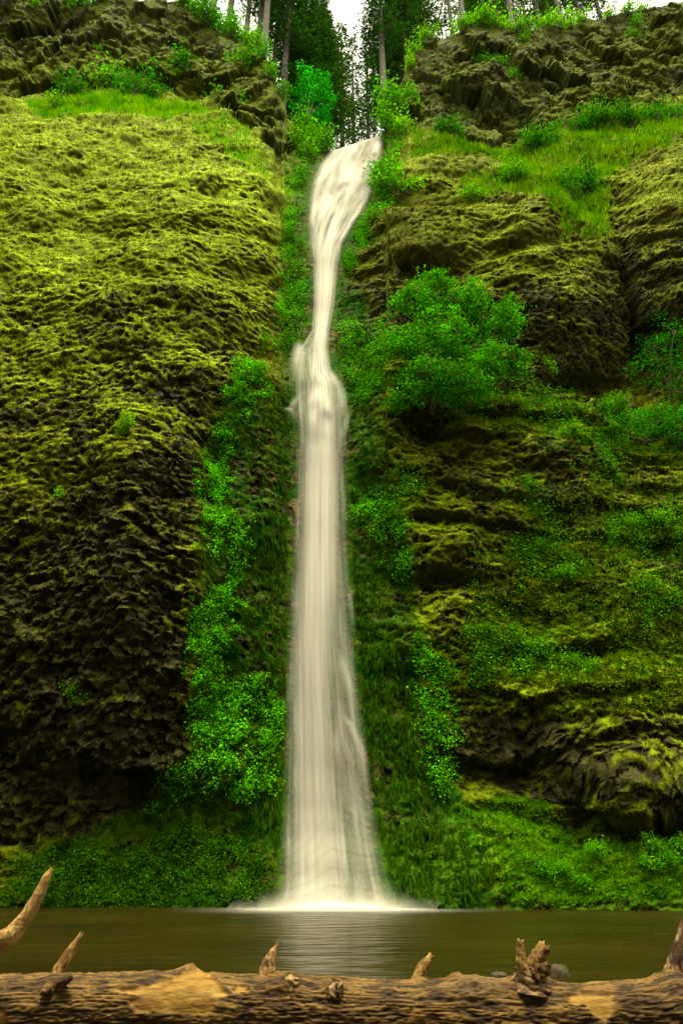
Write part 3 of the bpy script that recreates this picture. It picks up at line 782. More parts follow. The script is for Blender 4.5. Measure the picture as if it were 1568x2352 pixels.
# ------------------------------------------------------------------ tubes (stems, trunks, limbs)
def tube(pts, radii, ns=8, jag=0, seed=0, cap=True, rough=0.0):
    pts = np.array(pts, float); radii = np.array(radii, float); n = len(pts)
    tg = np.gradient(pts, axis=0); tg /= np.linalg.norm(tg, axis=1)[:, None] + 1e-9
    ref = np.array([0, 0, 1.]) if abs(tg[:, 2]).mean() < .8 else np.array([1., 0, 0])
    a = np.cross(tg, ref); a /= np.linalg.norm(a, axis=1)[:, None] + 1e-9
    b = np.cross(a, tg)
    th = np.linspace(0, 2 * math.pi, ns, endpoint=False)
    ring = a[:, None] * np.cos(th)[None, :, None] + b[:, None] * np.sin(th)[None, :, None]
    rr = radii[:, None] * np.ones((1, ns))
    if rough:
        rr = rr * (1 + rough * fbm(np.cos(th)[None] * 1.4 + seed, np.sin(th)[None] * 1.4, np.linspace(0, n * .12, n)[:, None], 4))
    v = pts[:, None] + ring * rr[..., None]
    if jag:
        j = jag * (perlin(np.cos(th) * 2.2 + seed, np.sin(th) * 2.2, .3) + .5 * perlin(np.cos(th) * 6, np.sin(th) * 6, seed + .7))
        for q, w in ((1, 1.0), (2, .7), (3, .4)):
            if n > q + 1: v[-q] += tg[-q] * (j * w)[:, None]
    V = v.reshape(-1, 3); Fc = grid_faces(n, ns, True)
    if cap:
        V = np.concatenate([V, pts[:1], (v[-1].mean(0) - tg[-1] * jag * .5)[None]])
        e0, e1 = len(V) - 2, len(V) - 1
        i = np.arange(ns); j2 = (i + 1) % ns
        f0 = np.stack([i * 0 + e0, j2, i, i], -1); f1 = np.stack([i * 0 + e1, (n - 1) * ns + i, (n - 1) * ns + j2, (n - 1) * ns + j2], -1)
        return V, Fc, np.concatenate([f0, f1])[:, :3]
    return V, Fc, None
def build_tubes(name, tubes, mat, smooth=True, colfn=None):
    V, Q = [], []; off = 0
    for (v, f, tri) in tubes:
        V.append(v); Q.append(f + off)
        if tri is not None: Q.append(np.concatenate([tri, tri[:, 2:]], 1) + off)
        off += len(v)
    V = np.concatenate(V); Q = np.concatenate(Q)
    me = bpy.data.meshes.new(name)
    me.from_pydata(V.tolist(), [], [list(dict.fromkeys(f)) for f in Q.tolist()])
    me.polygons.foreach_set('use_smooth', np.full(len(me.polygons), smooth, bool))
    if colfn is not None:
        c = np.ones((len(V), 4), np.float32); c[:, :3] = colfn(V)
        me.attributes.new('col', 'FLOAT_COLOR', 'POINT').data.foreach_set('color', c.ravel())
    me.materials.append(mat); me.update()
    return me

# ------------------------------------------------------------------ shrubs (separate plants)
def shrub_proto(seed, c, leaf=.095, nst=9, nl=760, up=.8):
    rs = np.random.RandomState(seed)
    tubes, tips = [], []
    for k in range(nst):
        a = rs.uniform(0, 6.28); sp = rs.uniform(.15, .55)
        p0 = np.array([rs.normal() * .05, rs.normal() * .05, -.12])
        p2 = np.array([math.cos(a) * sp, math.sin(a) * sp, up * rs.uniform(.55, 1.05)])
        p1 = (p0 + p2) / 2 + np.array([0, 0, .12])
        t = np.linspace(0, 1, 6)[:, None]
        cv = (1 - t) ** 2 * p0 + 2 * t * (1 - t) * p1 + t * t * p2
        tubes.append(tube(cv, np.linspace(.022, .006, 6), 5))
        for q in (2, 3, 4, 5): tips.append(cv[q])
    tips = np.array(tips)
    i = rs.randint(0, len(tips), nl)
    r = rs.normal(size=(nl, 3)) * np.array([.15, .15, .11])
    pos = tips[i] + r
    nrm = r * 2 + np.array([0, -.1, .7])
    return (build_tubes('stem', tubes, M_STEM), leaf_mesh('foliage', pos, nrm, leaf * (.6 + .8 * rs.rand(nl)), leaf_cols(nl, c, rs, .3, .25) * rs.uniform(.55, 1.5, (len(tips), 1))[i], M_LEAF, rs, .5))
PROTO = {'bright': [shrub_proto(20 + k, (.060, .31, .010)) for k in range(4)],
         'deep': [shrub_proto(40 + k, (.026, .19, .010), .09, 10, 820) for k in range(3)],
         'lime': [shrub_proto(60 + k, (.10, .38, .010), .09, 8, 640, .7) for k in range(3)]}
rnd = random.Random(5)
def shrub(name, px, py, size, kind, label, group, squash=1.0):
    p, n, _, _ = surf(px, py)
    st, fo = rnd.choice(PROTO[kind])
    r = empty(name, Vector(p) - Vector(n) * .05)
    r.scale = (size, size, size * squash); r.rotation_euler = (rnd.uniform(-.2, .25), rnd.uniform(-.2, .2), rnd.uniform(0, 6.28))
    obj('stem', st, r); obj('foliage', fo, r)
    return tag(r, label, 'shrub', group)
def shrubs(name, spots, kind, label, group):
    sizes = sorted(s[2] for s in spots); lo, hi = sizes[len(sizes) // 4], sizes[(3 * len(sizes)) // 4]
    for s in spots:
        k = s[3] if len(s) > 3 else kind
        size = 'large' if s[2] > hi else 'small' if s[2] < lo else 'mid-sized'
        shrub(name, s[0], s[1], s[2], k, '%s %s %s' % (size, {'deep': 'dark green', 'bright': 'bright green', 'lime': 'yellow-green'}[k], label), group + ', ' + size + ' ' + k)
shrubs('ledge_shrub', [(150,228,2.90),(232,205,3.77,'bright'),(312,232,4.21),(395,195,3.77),(365,185,2.90),(420,170,2.90),(350,225,2.61),(515,250,3.48),(120,250,2.17,'lime'),(285,215,2.32)], 'deep',
       'shrub on the grass ledge above the mossy dome', 'shrubs on the ledge above the mossy dome')
shrubs('crag_shrub', [(548,168,2.6),(540,150,2.0),(220,115,1.5),(90,30,1.5),(300,12,1.6),(620,190,1.8),(600,150,2.0),(645,225,1.7)], 'bright',
       'shrub clinging to the crag on the mossy dome side', 'shrubs clinging to the dome crag')
shrubs('rim_shrub', [(170,14,2.8),(195,12,2.6),(225,10,2.4),(250,8,2.2),(430,24,3.0),(455,42,3.2),(480,58,3.4),(505,70,3.2),(530,82,3.0),(555,96,2.8),(580,112,2.6),(415,10,2.4)], 'bright',
       'shrub on the crag rim beside the fir trunks', 'shrubs along the crag rim beside the firs')
shrubs('crag_rim_shrub', [(1065,66,2.6),(1085,68,3.0),(1105,68,3.0),(1130,70,2.2),(1160,72,2.0),(1185,76,2.6),(1205,74,2.2),(1260,62,2.6),(1285,58,2.6),(1310,54,2.2),(1340,46,1.8),(1395,36,1.8),(1440,30,2.0),(1480,24,1.8),(985,95,2.0),(960,120,1.8),(940,150,1.8)], 'lime',
       'shrub on the rim of the pitted grey crag', 'shrubs along the rim of the grey crag')
shrubs('notch_shrub', [(700,318,2.4),(715,330,2.6),(735,345,2.2),(690,345,2.0),(705,365,2.0),(720,352,1.8),(680,320,1.8),(895,260,3.2,'bright'),(905,285,3.0,'bright'),(925,275,2.6,'bright'),(890,310,2.4),(915,325,2.4,'lime'),(940,240,2.0),(895,400,2.0),(890,430,2.4,'bright'),(910,450,2.6,'bright'),(935,445,2.0,'lime'),(880,455,1.8)], 'bright',
       'shrub at the notch where the waterfall starts', 'shrubs around the waterfall lip')
shrubs('grass_band_shrub', [(1040,335,2.2),(1020,325,1.8),(1215,355,2.2),(1240,350,2.4),(1275,335,2.4),(1320,315,2.4),(1360,305,2.4),(1395,300,2.6),(1440,305,2.4),(1505,300,2.8),(1540,285,2.4),(1320,460,2.8),(1345,450,2.2),(1300,470,1.8),(1170,430,2.0,'bright'),(1190,425,1.8,'bright'),(1080,465,1.6,'bright')], 'deep',
       'shrub in the grass band below the grey crag', 'shrubs in the grass band')
shrubs('crag_face_shrub', [(1100,220,1.5),(1145,155,1.6),(1110,140,1.5),(1205,100,1.6),(1465,60,1.8),(1465,80,1.6),(1180,190,1.3)], 'bright',
       'shrub growing on the face of the pitted grey crag', 'shrubs on the face of the grey crag')
shrubs('step_shrub', [(1240,850,1.09,'lime'),(1265,870,1.22,'lime'),(1255,880,0.95,'lime'),(1325,905,0.88),(1380,960,1.09),(1410,955,1.36),(1450,965,1.50),(1490,960,1.50),(1530,960,1.50),(1400,1010,1.22),(1430,1020,1.09,'lime'),(1300,1030,1.09),(1340,1040,1.02),(1220,1140,1.09),(1235,1160,0.88),(1420,1110,0.95),(1440,1210,1.02),(1480,1205,1.09),(1530,1200,1.22),(1240,1270,0.95,'deep'),(1290,1330,0.88),(1310,1340,0.82),(1530,1380,0.95),(1510,1400,0.88),(1120,1470,0.88),(1130,1490,0.82),(1350,1545,0.82)], 'bright',
       'leafy shrub on the stepped ledges below the big bush', 'shrubs on the stepped ledges')
shrubs('herb', [(1365,1990,.8),(1250,2035,.8),(1290,2020,.7),(1480,1985,.8),(1490,2040,.8),(1530,2035,.8),(1540,2000,.9),(1330,2050,.6),(1200,2000,.6)], 'bright',
       'leafy herb on the low grassy mound at the pool edge', 'herbs on the low mound')
shrubs('wall_fern', [(170,1610,.9),(180,1625,.7),(485,1470,.8),(480,1010,1.1),(300,1000,.9),(285,1015,.8),(130,1150,.8)], 'lime',
       'fern on the bare dark rock of the dome', 'ferns on the dark dome rock')

# ------------------------------------------------------------------ broadleaf trees made of limbs and leaf clumps
def broadleaf(name, base, lobes, nleaf, leaf, c, label, group=None, stems=None, nsub=26, tr=.16, cat='tree'):
    "lobes: (centre xyz, radii xyz) in world metres"
    rs = np.random.RandomState(abs(hash(name)) % 1 + int(base[0] * 100) % 1000)
    base = np.array(base, float)
    root = empty(name, base)
    tubes = []
    vol = np.array([np.prod(l[1]) ** .66 for l in lobes]); share = vol / vol.sum()
    fork = base + (np.mean([np.array(l[0]) for l in lobes], 0) - base) * .35
    t = np.linspace(0, 1, 8)[:, None]
    wob = np.stack([perlin(t[:, 0] * 3, 1.5, k + .5) for k in range(3)], 1) * .15
    tubes.append(tube((base + (fork - base) * t + wob * t) - base, np.linspace(tr, tr * .65, 8), 8, rough=.15))
    PPs, NNs, TNs = [], [], []
    for (cn, rd), sh in zip(lobes, share):
        cn, rd = np.array(cn, float), np.array(rd, float)
        mid = (fork + cn) / 2 + rs.normal(size=3) * .25
        cv = (1 - t) ** 2 * fork + 2 * t * (1 - t) * mid + t * t * cn
        tubes.append(tube(cv - base, np.linspace(tr * .55, tr * .15, 8), 6))
        for q in range(nsub):
            d = rs.normal(size=3); d /= np.linalg.norm(d)
            r = rs.uniform(.45, 1.08) if q % 5 else rs.uniform(1.1, 1.35)
            sc = cn + d * rd * r
            if q % 3 == 0:
                cv2 = cn * (1 - t) + sc * t + np.array([0, 0, .15]) * (t * (1 - t))
                tubes.append(tube(cv2 - base, np.linspace(tr * .14, tr * .03, 8), 4))
            k = max(6, int(nleaf * sh / nsub * rs.uniform(.5, 1.5)))
            w = rd.mean() * rs.uniform(.15, .3)
            off = rs.normal(size=(k, 3)) * np.array([w, w, w * .45])
            off[:, 2] -= .25 * (off[:, 0] ** 2 + off[:, 1] ** 2) / (w + .01) * .5
            TNs.append(np.full((k, 1), rs.uniform(.5, 1.6))); PPs.append(sc + off - base); NNs.append(off * .6 / w + d * .35 + np.array([0, -.1, .75]))
    pos = np.concatenate(PPs); n = len(pos)
    tr_o = obj('trunk', build_tubes('trunk', tubes, M_STEM), root)
    me = leaf_mesh('crown', pos, np.concatenate(NNs), leaf * (.6 + .8 * rs.rand(n)), leaf_cols(n, c, rs, .45, .22) * np.concatenate(TNs), M_LEAF, rs, .55)
    obj('crown', me, root)
    return tag(root, label, cat, group)
def lobe(px, py, y, rpx, rpy, rd=None):
    p = at(px, py, y); u = upx(p)
    return (tuple(p), (rpx * u, rd if rd else rpx * u * .9, rpy * u * 1.05))
b, _, _, _ = surf(985, 940)
yb = float(b[1])
broadleaf('big_bush', b + np.array([0, .1, -.2]), [lobe(950,690,yb-1.6,47,40), lobe(1000,645,yb-1.2,38,28), lobe(1075,690,yb-1.4,47,42), lobe(1140,745,yb-1.2,53,40), lobe(1165,700,yb-1.0,21,18),
      lobe(925,780,yb-2,50,46), lobe(1020,770,yb-2.4,60,46), lobe(1110,830,yb-1.8,60,39), lobe(960,860,yb-2.2,60,40), lobe(1060,880,yb-2.2,68,31), lobe(1185,830,yb-1.2,31,31), lobe(925,915,yb-1.8,34,23)],
      30000, .135, (.032, .25, .010), 'big round dark green bush leaning out from the cliff beside the fall', tr=.2, cat='bush', nsub=44)
def side_tree(name, px, py, dy, ls, n, leaf, c, label, group=None, tr=.1):
    b, _, _, _ = surf(px, py); y = float(b[1])
    broadleaf(name, b - np.array([0, 0, .15]), [lobe(a, q, y + dy, rx, ry) for a, q, rx, ry in ls], n, leaf, c, label, group, tr=tr)
side_tree('ledge_tree', 1540, 925, -1.2, [(1500,800,45,30),(1550,760,50,40),(1480,860,42,30),(1545,850,50,45),(1600,800,50,60),(1565,900,45,25)], 3600, .14, (.016, .16, .01), 'loose dark green small tree over the crevice beside the boulder dome')
side_tree('hanging_bush', 1500, 1000, -.8, [(1380,1000,50,26),(1440,985,60,32),(1510,970,60,36),(1570,985,50,36),(1330,1010,45,22)], 8000, .11, (.022, .20, .014), 'low spreading green bush on the ledge under the crevice tree')

# ------------------------------------------------------------------ conifers and the forest above
def conifer_mesh(seed, H, clear, bl, nb=170, full=1.0):
    rs = np.random.RandomState(seed)
    n = 24
    tz = np.linspace(0, 1, n)
    cv = np.stack([.25 * perlin(tz * 2, seed * .37, .5) * tz, .25 * perlin(tz * 2, seed * .37, 4.5) * tz, tz * H], 1)
    r = .011 * H * (1 - tz) ** .85 + .02
    tubes = [tube(cv, r, 10, rough=.06)]
    PPs, DD, LL, WW = [], [], [], []
    for k in range(nb):
        f = clear + (1 - clear) * (k + rs.rand()) / nb
        z = f * H
        L = bl * ((1 - f) / (1 - clear)) ** .75 * rs.uniform(.6, 1.15) * (min(1, (f - clear) / .08 + .45)) + .3
        a = rs.uniform(0, 6.283)
        da = np.array([math.cos(a), math.sin(a), 0]); sa = np.array([-da[1], da[0], 0])
        t = np.linspace(0, 1, 7)[:, None]
        droop = rs.uniform(.18, .5)
        c = np.array([np.interp(f, tz, cv[:, 0]), np.interp(f, tz, cv[:, 1]), z])
        br = c + da * L * t + np.array([0, 0, 1.]) * (.12 * L * t - droop * L * t ** 2)
        tubes.append(tube(br, np.linspace(.03 + .012 * L, .008, 7), 4))
        m = max(10, int(26 * L / 2.2 * full))
        u = rs.uniform(.15, 1, m); side = rs.choice([-1, 1], m)
        p = np.stack([np.interp(u, t[:, 0], br[:, q]) for q in range(3)], 1)
        tw = L * .26 * (1.15 - u) + .18
        p = p + sa * (side * tw * rs.rand(m))[:, None]
        d = da * rs.uniform(.3, .9, (m, 1)) + sa * (side * rs.uniform(.3, 1, m))[:, None] + np.array([0, 0, -1]) * rs.uniform(.15, .75, (m, 1))
        PPs.append(p); DD.append(d); LL.append(rs.uniform(.35, .75, m)); WW.append(rs.uniform(.05, .11, m))
    p = np.concatenate(PPs); d = np.concatenate(DD); d /= np.linalg.norm(d, axis=1)[:, None]; m = len(p)
    L = np.concatenate(LL)[:, None]; W = np.concatenate(WW)[:, None]
    s = np.cross(d, rs.normal(size=(m, 3)) * .6 + np.array([0, 0, 1.])); s /= np.linalg.norm(s, axis=1)[:, None] + 1e-9
    v = np.stack([p, p + d * L * .45 + s * W, p + d * L, p + d * L * .45 - s * W], 1).reshape(-1, 3)
    cols = leaf_cols(m, (.016, .07, .012), rs, .3, .05)
    return build_tubes('trunk', tubes, M_FIR), mesh_np('crown', v, np.arange(4 * m).reshape(-1, 4), np.repeat(cols, 4, 0), False, [M_NEEDLE])
CON = {'full': [conifer_mesh(101, 34, .06, 4.8, 240, 1.2), conifer_mesh(102, 36, .12, 4.4, 240, 1.2)],
       'high': [conifer_mesh(103, 42, .4, 3.6, 150), conifer_mesh(104, 40, .3, 3.4, 150)],
       'thin': [conifer_mesh(105, 26, .04, 2.4, 110, .7), conifer_mesh(106, 28, .08, 2.8, 100, .6)]}
def conifer(px, pyb, y, kind, idx, label, group, sc=1.0):
    p = at(px, pyb, y)
    tr, cr = CON[kind][idx % len(CON[kind])]
    r = empty('fir_tree', p)
    r.scale = (sc, sc, sc); r.rotation_euler = (0, 0, rnd.uniform(0, 6.28))
    obj('trunk', tr, r); obj('crown', cr, r)
    look = {'high': 'bare-trunked tall', 'full': 'dense-crowned dark', 'thin': 'slender lacy'}[kind]
    return tag(r, look + ' ' + label, 'tree', group + ', ' + look)
LF = 'fir behind the dome crag rim'
for px, pyb, y, k, i, s in [(480,70,46,'high',0,.9),(520,95,48,'high',1,1),(602,160,45.5,'high',0,1),(588,150,52,'high',1,1),(648,265,50,'high',1,1),(560,130,58,'high',0,1),(625,215,56,'high',1,.95)]:
    conifer(px, pyb, y, k, i, LF, 'firs behind the dome crag', s)
for px, pyb, y, k, i, s in [(690,300,52,'full',0,.9),(725,315,56,'full',1,1),(748,330,64,'full',0,1.0),(668,285,60,'full',1,1),(738,325,75,'high',0,1),(786,338,80,'thin',0,1.5)]:
    conifer(px, pyb, y, k, i, 'fir in the stream notch above the waterfall', 'firs in the notch above the fall', s)
for px, pyb, y, k, i, s in [(812,338,84,'thin',1,1.3),(846,325,78,'thin',0,1.3)]:
    conifer(px, pyb, y, k, i, 'far fir seen through the gap above the waterfall lip', 'far firs beyond the lip', s)
for px, pyb, y, k, i, s in [(882,240,47,'high',1,.9),(905,260,56,'full',0,.9),(935,190,54,'full',1,.85),(970,150,58,'full',0,.9),(860,300,66,'thin',0,1)]:
    conifer(px, pyb, y, k, i, 'fir rising between the waterfall lip and the grey crag', 'firs beside the grey crag', s)
for px, pyb, y, k, i, s in [(1068,80,48,'high',0,.8),(1120,85,54,'thin',0,.9),(1182,85,47,'high',1,.75),(1150,85,60,'thin',0,1),(1245,75,50,'thin',0,1),(1292,65,50,'high',0,.8),(1335,55,54,'thin',0,1.1),(1380,45,56,'thin',0,1),(1040,90,62,'thin',1,1.2),(1095,85,64,'full',0,.7),(1215,85,62,'thin',1,1.1),(1268,75,60,'full',1,.6),(1310,65,62,'thin',1,1),(1160,85,70,'full',0,.8)]:
    conifer(px, pyb, y, k, i, 'fir standing on top of the pitted grey crag', 'firs on top of the grey crag', s)
frs = random.Random(3)
for k in range(36):  # unseen firs behind the camera, added to block low sky and darken the lower cliff
    conifer_at = ((k - 17.5) * 3.6 + frs.uniform(-2, 2), -7.5 - frs.uniform(0, 20), .3)
    tr_, cr_ = CON['full'][k % 2]
    r_ = empty('fir_tree', conifer_at)
    sc_ = frs.uniform(1.2, 1.5); r_.scale = (sc_, sc_, sc_); r_.rotation_euler = (0, 0, frs.uniform(0, 6.28))
    obj('trunk', tr_, r_); obj('crown', cr_, r_)
    tag(r_, 'tall unseen fir added behind the camera to shade the lower cliff', 'tree', 'unseen firs added behind the camera for shade')
side_tree('notch_maple', 694, 306, 1.0, [(715,195,38,28),(700,240,24,26),(740,235,30,30),(722,270,28,20),(735,180,22,16)], 3600, .22, (.012, .30, .025), 'small vivid green maple standing in the notch before the firs', tr=.12)

# ------------------------------------------------------------------ fallen log
def wood_material(name):
    m, nt, out = new_mat(name)
    p = nd(nt, 'ShaderNodeBsdfPrincipled', Roughness=.75)
    p.inputs['Specular IOR Level'].default_value = .25
    a = nd(nt, 'ShaderNodeAttribute', attribute_name='col')
    n = noise_n(nt, 9, 6, .7, objco(nt, (.5, 3.2, 3.2)))
    n2 = noise_n(nt, 60, 3, .6, objco(nt, (.35, 1, 1)))
    c = ramp(nt, n.outputs['Fac'], [(.3, (.45, .42, .4)), (.5, (1, 1, 1)), (.75, (1.5, 1.45, 1.35))])
    c2 = ramp(nt, n2.outputs['Fac'], [(.3, (.75, .72, .7)), (.7, (1.2, 1.2, 1.2))])
    nt.links.new(mult(nt, mult(nt, a.outputs['Color'], c), c2), p.inputs['Base Color'])
    b = nd(nt, 'ShaderNodeBump', Strength=.55, Distance=.012)
    nt.links.new(n2.outputs['Fac'], b.inputs['Height']); nt.links.new(b.outputs[0], p.inputs['Normal'])
    nt.links.new(p.outputs[0], out.inputs['Surface'])
    return m
M_WOOD = wood_material('weathered_wood')
LOGY, LOGR = 5.95, .195
LOGTOP = [(-900,2262),(-200,2246),(0,2242),(150,2239),(300,2237),(430,2232),(520,2238),(640,2243),(760,2248),(850,2253),(950,2252),(1050,2252),(1170,2260),(1300,2262),(1420,2256),(1568,2246),(1800,2240),(2500,2230)]
log_root = empty('fallen_log', (0, LOGY, .36))
tag(log_root, 'long fallen log with broken stubs and peeled bark along the pool shore', 'log')
def log_axis(px):
    "centre of the log at a photo column"
    top = np.interp(px, *np.array(LOGTOP, float).T)
    q = at(px, top, LOGY)
    return q - np.array([0, 0, 1.]) * (LOGR * 1.0 + .002)
def log_trunk():
    PXL = np.concatenate([np.arange(-700, -30, 10), np.arange(-30, 1600, 2.6), np.arange(1600, 2270, 10)])
    ns = 190
    th = np.linspace(0, 2 * math.pi, ns, endpoint=False)[None]
    ax = log_axis(PXL)
    x = ax[:, 0][:, None]
    sx, sz = np.cos(th), np.sin(th)                                # sx>0 faces the camera
    arc = th * LOGR
    # bark plates
    wv = x + .05 * perlin(x * 3, arc * 8, 1.)
    g = perlin(wv * 3.0, arc * 50 + .8 * perlin(x * 5, arc * 14, 2.), 5.)
    g2 = perlin(wv * 22, arc * 80, 8.)
    plate = 1 - np.abs(g) * 2.0
    bark = .009 * sstep(.02, .45, np.abs(g) * 2.2) + .006 * g2 + .010 * fbm(x * 18, arc * 40, 3., 4) + .008 * perlin(x * 9, arc * 16, 6.)
    R = LOGR * (1 + .035 * fbm(x * 1.3, sx * .6, sz * .6, 2)) + 0 * th
    p0 = np.stack([x + 0 * th, LOGY - sx * R, ax[:, 2][:, None] + sz * R], -1)
    px, py = proj(p0)
    fr = sx > -.15
    wob = 9 * perlin(px / 14., py / 9., 2.) + 5 * perlin(px / 5., py / 4., 6.)
    def pat(poly, soft=0):
        c = np.array(poly, float)
        return (inpoly(px + wob, py + wob * .6, poly) & fr).astype(float)
    bare = pat([(335,2262),(430,2235),(475,2228),(505,2262),(525,2285),(500,2290),(492,2322),(455,2336),(400,2328),(310,2322),(296,2300),(318,2285),(250,2275)])
    bare2 = np.clip(pat([(1305,2288),(1330,2278),(1345,2280),(1412,2284),(1410,2318),(1388,2345),(1360,2330),(1345,2305),(1310,2306)]) + pat([(-40,2318),(12,2318),(20,2360),(-40,2360)]) + pat([(1252-0,2400),(1254,2400),(1254,2401)]) + pat([(1258-2,2340),(1300-20,2342),(1275,2352),(1258,2352)]) , 0, 1)
    bare3 = np.clip(pat([(195,2262),(215,2260),(222,2272),(200,2274)]) + pat([(530,2268),(568,2262),(570,2276),(535,2280)]), 0, 1)
    k3 = np.ones((1, 3)) / 3
    bb = np.clip(bare + bare2 + bare3, 0, 1)
    bs = bb.copy()
    for _ in range(2): bs = (np.roll(bs, 1, 0) + np.roll(bs, -1, 0) + np.roll(bs, 1, 1) + np.roll(bs, -1, 1) + bs) / 5
    # swellings: burls and knots
    sw = .05 * blob(px, py, 660, 2262, 40, 24) + .05 * blob(px, py, 765, 2272, 22, 18) + .045 * blob(px, py, 1085, 2272, 60, 24) + .03 * blob(px, py, 130, 2262, 36, 20) + .04 * blob(px, py, 440, 2232, 28, 12) + .06 * blob(px, py, 1215, 2262, 55, 16) + .06 * blob(px, py, 1545, 2252, 40, 16) + .03 * blob(px, py, 1045, 2256, 20, 8) + .025 * blob(px, py, 965, 2254, 22, 8)
    ring = np.hypot((px - 1090) / 1.9, (py - 2276))
    swirl = .012 * np.sin(ring / 2.3) * np.exp(-(ring / 20.) ** 2)
    hole = -.05 * blob(px, py, 770, 2268, 7, 7) - .025 * blob(px, py, 198, 2275, 0.1, .1) - .03 * blob(px, py, 1085, 2278, 16, 4) - .02 * blob(px, py, 1325, 2262, 5, 4)
    burl = (blob(px, py, 670, 2270, 60, 26) + blob(px, py, 1215, 2262, 50, 14)) * .022 * fbm(x * 22, arc * 22, 3., 3)
    Rn = R + (bark * (1 - bs) + (-.010 + .003 * perlin(x * 6, arc * 30, 4.)) * bs) + (sw + swirl + hole + burl) * fr
    p = np.stack([x + 0 * th, LOGY - sx * Rn, ax[:, 2][:, None] + sz * Rn], -1)
    c = np.zeros(p.shape); c[:] = (.066, .037, .008)
    c = mixc(c, (.185, .108, .022), sstep(.2, .9, np.abs(g) * 2.2 + .3 * g2))
    c = mixc(c, (.11, .045, .005), .5 * sstep(.1, .6, fbm(x * 2.5, arc * 5, 9., 3)))
    c = mixc(c, (.026, .014, .005), sstep(.25, 0, np.abs(g)) * .8)
    w = np.zeros(p.shape); w[:] = (.26, .15, .022)
    w = mixc(w, (.15, .075, .010), sstep(-.1, .5, fbm(x * 4, arc * 10, 2., 3)))
    w = mixc(w, (.36, .23, .05), sstep(.1, .6, fbm(x * 3, arc * 24, 7., 3)))
    c = c * (1 - bs[..., None]) + w * bs[..., None]
    sm = np.clip(blob(px, py, 1090, 2274, 50, 18) * 1.1, 0, 1) * fr
    c = mixc(c, (.13, .08, .032), sm)
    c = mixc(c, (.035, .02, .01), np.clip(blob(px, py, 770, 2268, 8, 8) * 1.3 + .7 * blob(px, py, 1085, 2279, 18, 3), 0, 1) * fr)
    n = len(PXL)
    V = np.concatenate([p.reshape(-1, 3), p[0].mean(0)[None], p[-1].mean(0)[None]]); C_ = np.concatenate([c.reshape(-1, 3), np.array([[.3, .2, .08]] * 2)])
    i = np.arange(ns); j = (i + 1) % ns
    Q = grid_faces(n, ns, True)
    me = mesh_np('trunk', V - np.array(log_root.location), Q, C_, True, [M_WOOD])
    obj('trunk', me, log_root)
    e = []
    for k, row in ((0, 0), (1, n - 1)):
        ring = p[row]
        cv = np.concatenate([ring, ring.mean(0)[None]])
        f = np.stack([i, j, i * 0 + ns], -1)
        obj('cut_end', mesh_np('cut_end', cv - np.array(log_root.location), f, np.full((ns + 1, 3), (.3, .2, .09)), False, [M_WOOD]), log_root)
log_trunk()
def limb_mesh(name, pts, rads, c1, c2, origin, jag=.02, seed=0, ns=28, rough=.25, n=40):
    pts = np.array(pts, float); rads = np.array(rads, float)
    t = np.linspace(0, 1, n); ti = np.linspace(0, 1, len(pts))
    cv = np.stack([np.interp(t, ti, pts[:, k]) for k in range(3)], 1); r = np.interp(t, ti, rads)
    for _ in range(5):
        cv[1:-1] = (cv[:-2] + cv[2:] + 2 * cv[1:-1]) / 4; r[1:-1] = (r[:-2] + r[2:] + 2 * r[1:-1]) / 4
    tb = tube(cv - np.array(origin), r, ns, jag, seed + .17, True, rough)
    def cf(V):
        a = fbm(V[:, 0] * 9 + seed, V[:, 1] * 9, V[:, 2] * 7, 4)
        g = perlin(V[:, 0] * 50 + seed, V[:, 1] * 50, V[:, 2] * 10)
        c = np.zeros(V.shape); c[:] = c1
        c = mixc(c, c2, sstep(-.15, .35, a + .5 * g))
        return mixc(c, np.array(c1) * .3, sstep(.35, .6, -g + .3 * a) * .7)
    return build_tubes(name, [tb], M_WOOD, True, cf)
def stub(pxpts, dys, rads, c1, c2, jag=.02, seed=0, rough=.25, label=None, name='branch_stub', parent=None):
    "pxpts in photo units; dys metres in front (-) or behind (+) of the log axis; radii in photo units"
    pts = [at(a, b_, LOGY + d) for (a, b_), d in zip(pxpts, dys)]
    u = upx(pts[0])
    o = obj(name, limb_mesh(name, pts, np.array(rads) * u, c1, c2, log_root.location, jag, seed, rough=rough), parent or log_root)
    if label: o['label'] = label
    return o
PALE1, PALE2, DARK1, DARK2 = (.15, .080, .018), (.36, .22, .06), (.042, .021, .005), (.13, .066, .014)
stub([(128,2268),(132,2243),(146,2210),(168,2178),(187,2146)], [-.05,0,.0,.02,.03], [26,17,13,10,4.5], DARK2, PALE2, .05, 1, .3, 'weathered splintered stub')
stub([(128,2272),(105,2276),(98,2282)], [-.1,-.22,-.26], [18,12,5], DARK1, PALE1, .01, 2, .35)
stub([(128,2266),(150,2252),(166,2246)], [-.12,-.2,-.22], [15,10,5], DARK1, PALE1, .02, 3, .35)
stub([(606,2262),(612,2238),(618,2212),(628,2188),(636,2170)], [0,0,0,.01,.01], [24,19,15,10,2.5], DARK2, (.36, .22, .08), .05, 4, .3, 'upright splintered stub')
stub([(668,2270),(672,2252),(676,2240)], [-.10,-.13,-.145], [28,20,9], DARK1, (.36, .23, .09), .02, 5, .4)
stub([(765,2285),(772,2276),(778,2268)], [-.12,-.165,-.19], [24,17,11], DARK1, (.3, .2, .09), .03, 6, .4, 'short hollow stub')
stub([(955,2262),(964,2238),(972,2218),(986,2203),(991,2193)], [0,0,0,.01,.01], [16,14,12,9,7], PALE1, PALE2, .012, 7, .12, 'small pale curved stub')
fork = stub([(1218,2280),(1218,2250),(1220,2228),(1222,2212)], [-.06,-.06,-.06,-.06], [44,33,30,22], DARK1, (.34, .22, .09), .0, 8, .45, 'thick knotty forked stub')
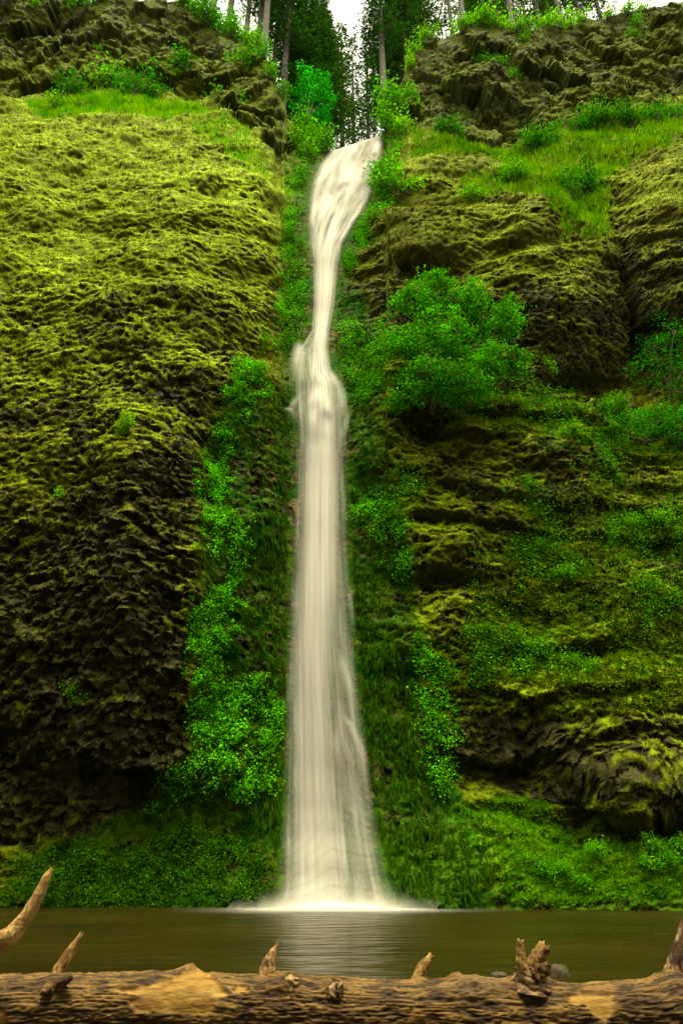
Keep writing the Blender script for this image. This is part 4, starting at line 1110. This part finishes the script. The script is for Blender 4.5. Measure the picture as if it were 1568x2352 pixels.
stub([(1210,2232),(1198,2208),(1194,2180),(1194,2158)], [-.08,-.1,-.1,-.1], [20,13,9,7], PALE1, PALE2, .025, 9, .3, 'pale upright prong of the fork', 'prong', fork)
stub([(1218,2228),(1230,2205),(1242,2188),(1252,2170)], [-.08,-.1,-.1,-.1], [23,18,15,13], PALE1, PALE2, .03, 10, .35, 'thick slanted prong of the fork', 'prong', fork)
stub([(1225,2236),(1248,2226),(1258,2214)], [-.12,-.14,-.15], [22,15,7], DARK1, PALE1, .03, 11, .45, None, 'knot', fork)
stub([(1530,2285),(1545,2250),(1552,2210),(1566,2165),(1585,2105),(1610,2040)], [0,0,0,0,.02,.05], [38,25,19,17,15,12], DARK1, (.32, .2, .09), .03, 12, .2, 'thick branch rising out of the log')

# curved bleached branch standing at the shore
def driftwood():
    yb = 6.35
    pts = [at(a, q, y) for a, q, y in ((-330,2262,6.1),(-200,2262,6.2),(-90,2232,6.3),(-20,2180,yb),(30,2145,yb),(66,2100,yb),(92,2050,yb),(108,2015,yb),(118,1998,yb))]
    pts[0][2] = .33
    u = upx(pts[4])
    root = empty('driftwood_branch', pts[0])
    me = limb_mesh('limb', pts, np.array([30,30,28,24,20,16,13,10,5]) * u, (.28, .17, .045), (.48, .32, .11), pts[0], .04, 3.3, 40, .16, 110)
    obj('limb', me, root)
    tag(root, 'pale bleached curved driftwood branch with a splintered tip', 'branch')
driftwood()

# stones in the shallows
def stone(px, py, w, h, seed, c, label):
    p = at_z(px, py, 0.0)
    u = upx(p)
    n, k = 22, 36
    ph = np.linspace(-.5, .5, n)[:, None] * math.pi; th = np.linspace(0, 2 * math.pi, k, endpoint=False)[None]
    d = np.stack([np.cos(ph) * np.cos(th), np.cos(ph) * np.sin(th), np.sin(ph) + 0 * th], -1)
    r = 1 + .16 * fbm(d[..., 0] * 1.2 + seed, d[..., 1] * 1.2, d[..., 2] * 1.2, 3)
    v = d * r[..., None] * np.array([w * u / 2, w * u / 2, h * u])
    cc = np.zeros(v.shape); cc[:] = c
    cc = mixc(cc, np.array(c) * .5, sstep(0, .5, fbm(d[..., 0] * 3, d[..., 1] * 3, d[..., 2] * 3 + seed, 3)))
    me = mesh_np('stone', v.reshape(-1, 3), grid_faces(n, k, True), cc.reshape(-1, 3), True, [M_STONE])
    tag(obj('stone', me, None, p), label, 'stone')
M_STONE = rock_material('pool_stone', .5, 25, .3)
stone(1283, 2240, 50, 22, 1, (.06, .05, .026), 'rounded grey stone in the shallows behind the forked stub')
stone(1146, 2240, 36, 7, 5, (.07, .06, .035), 'low flat stone barely above the pool water')
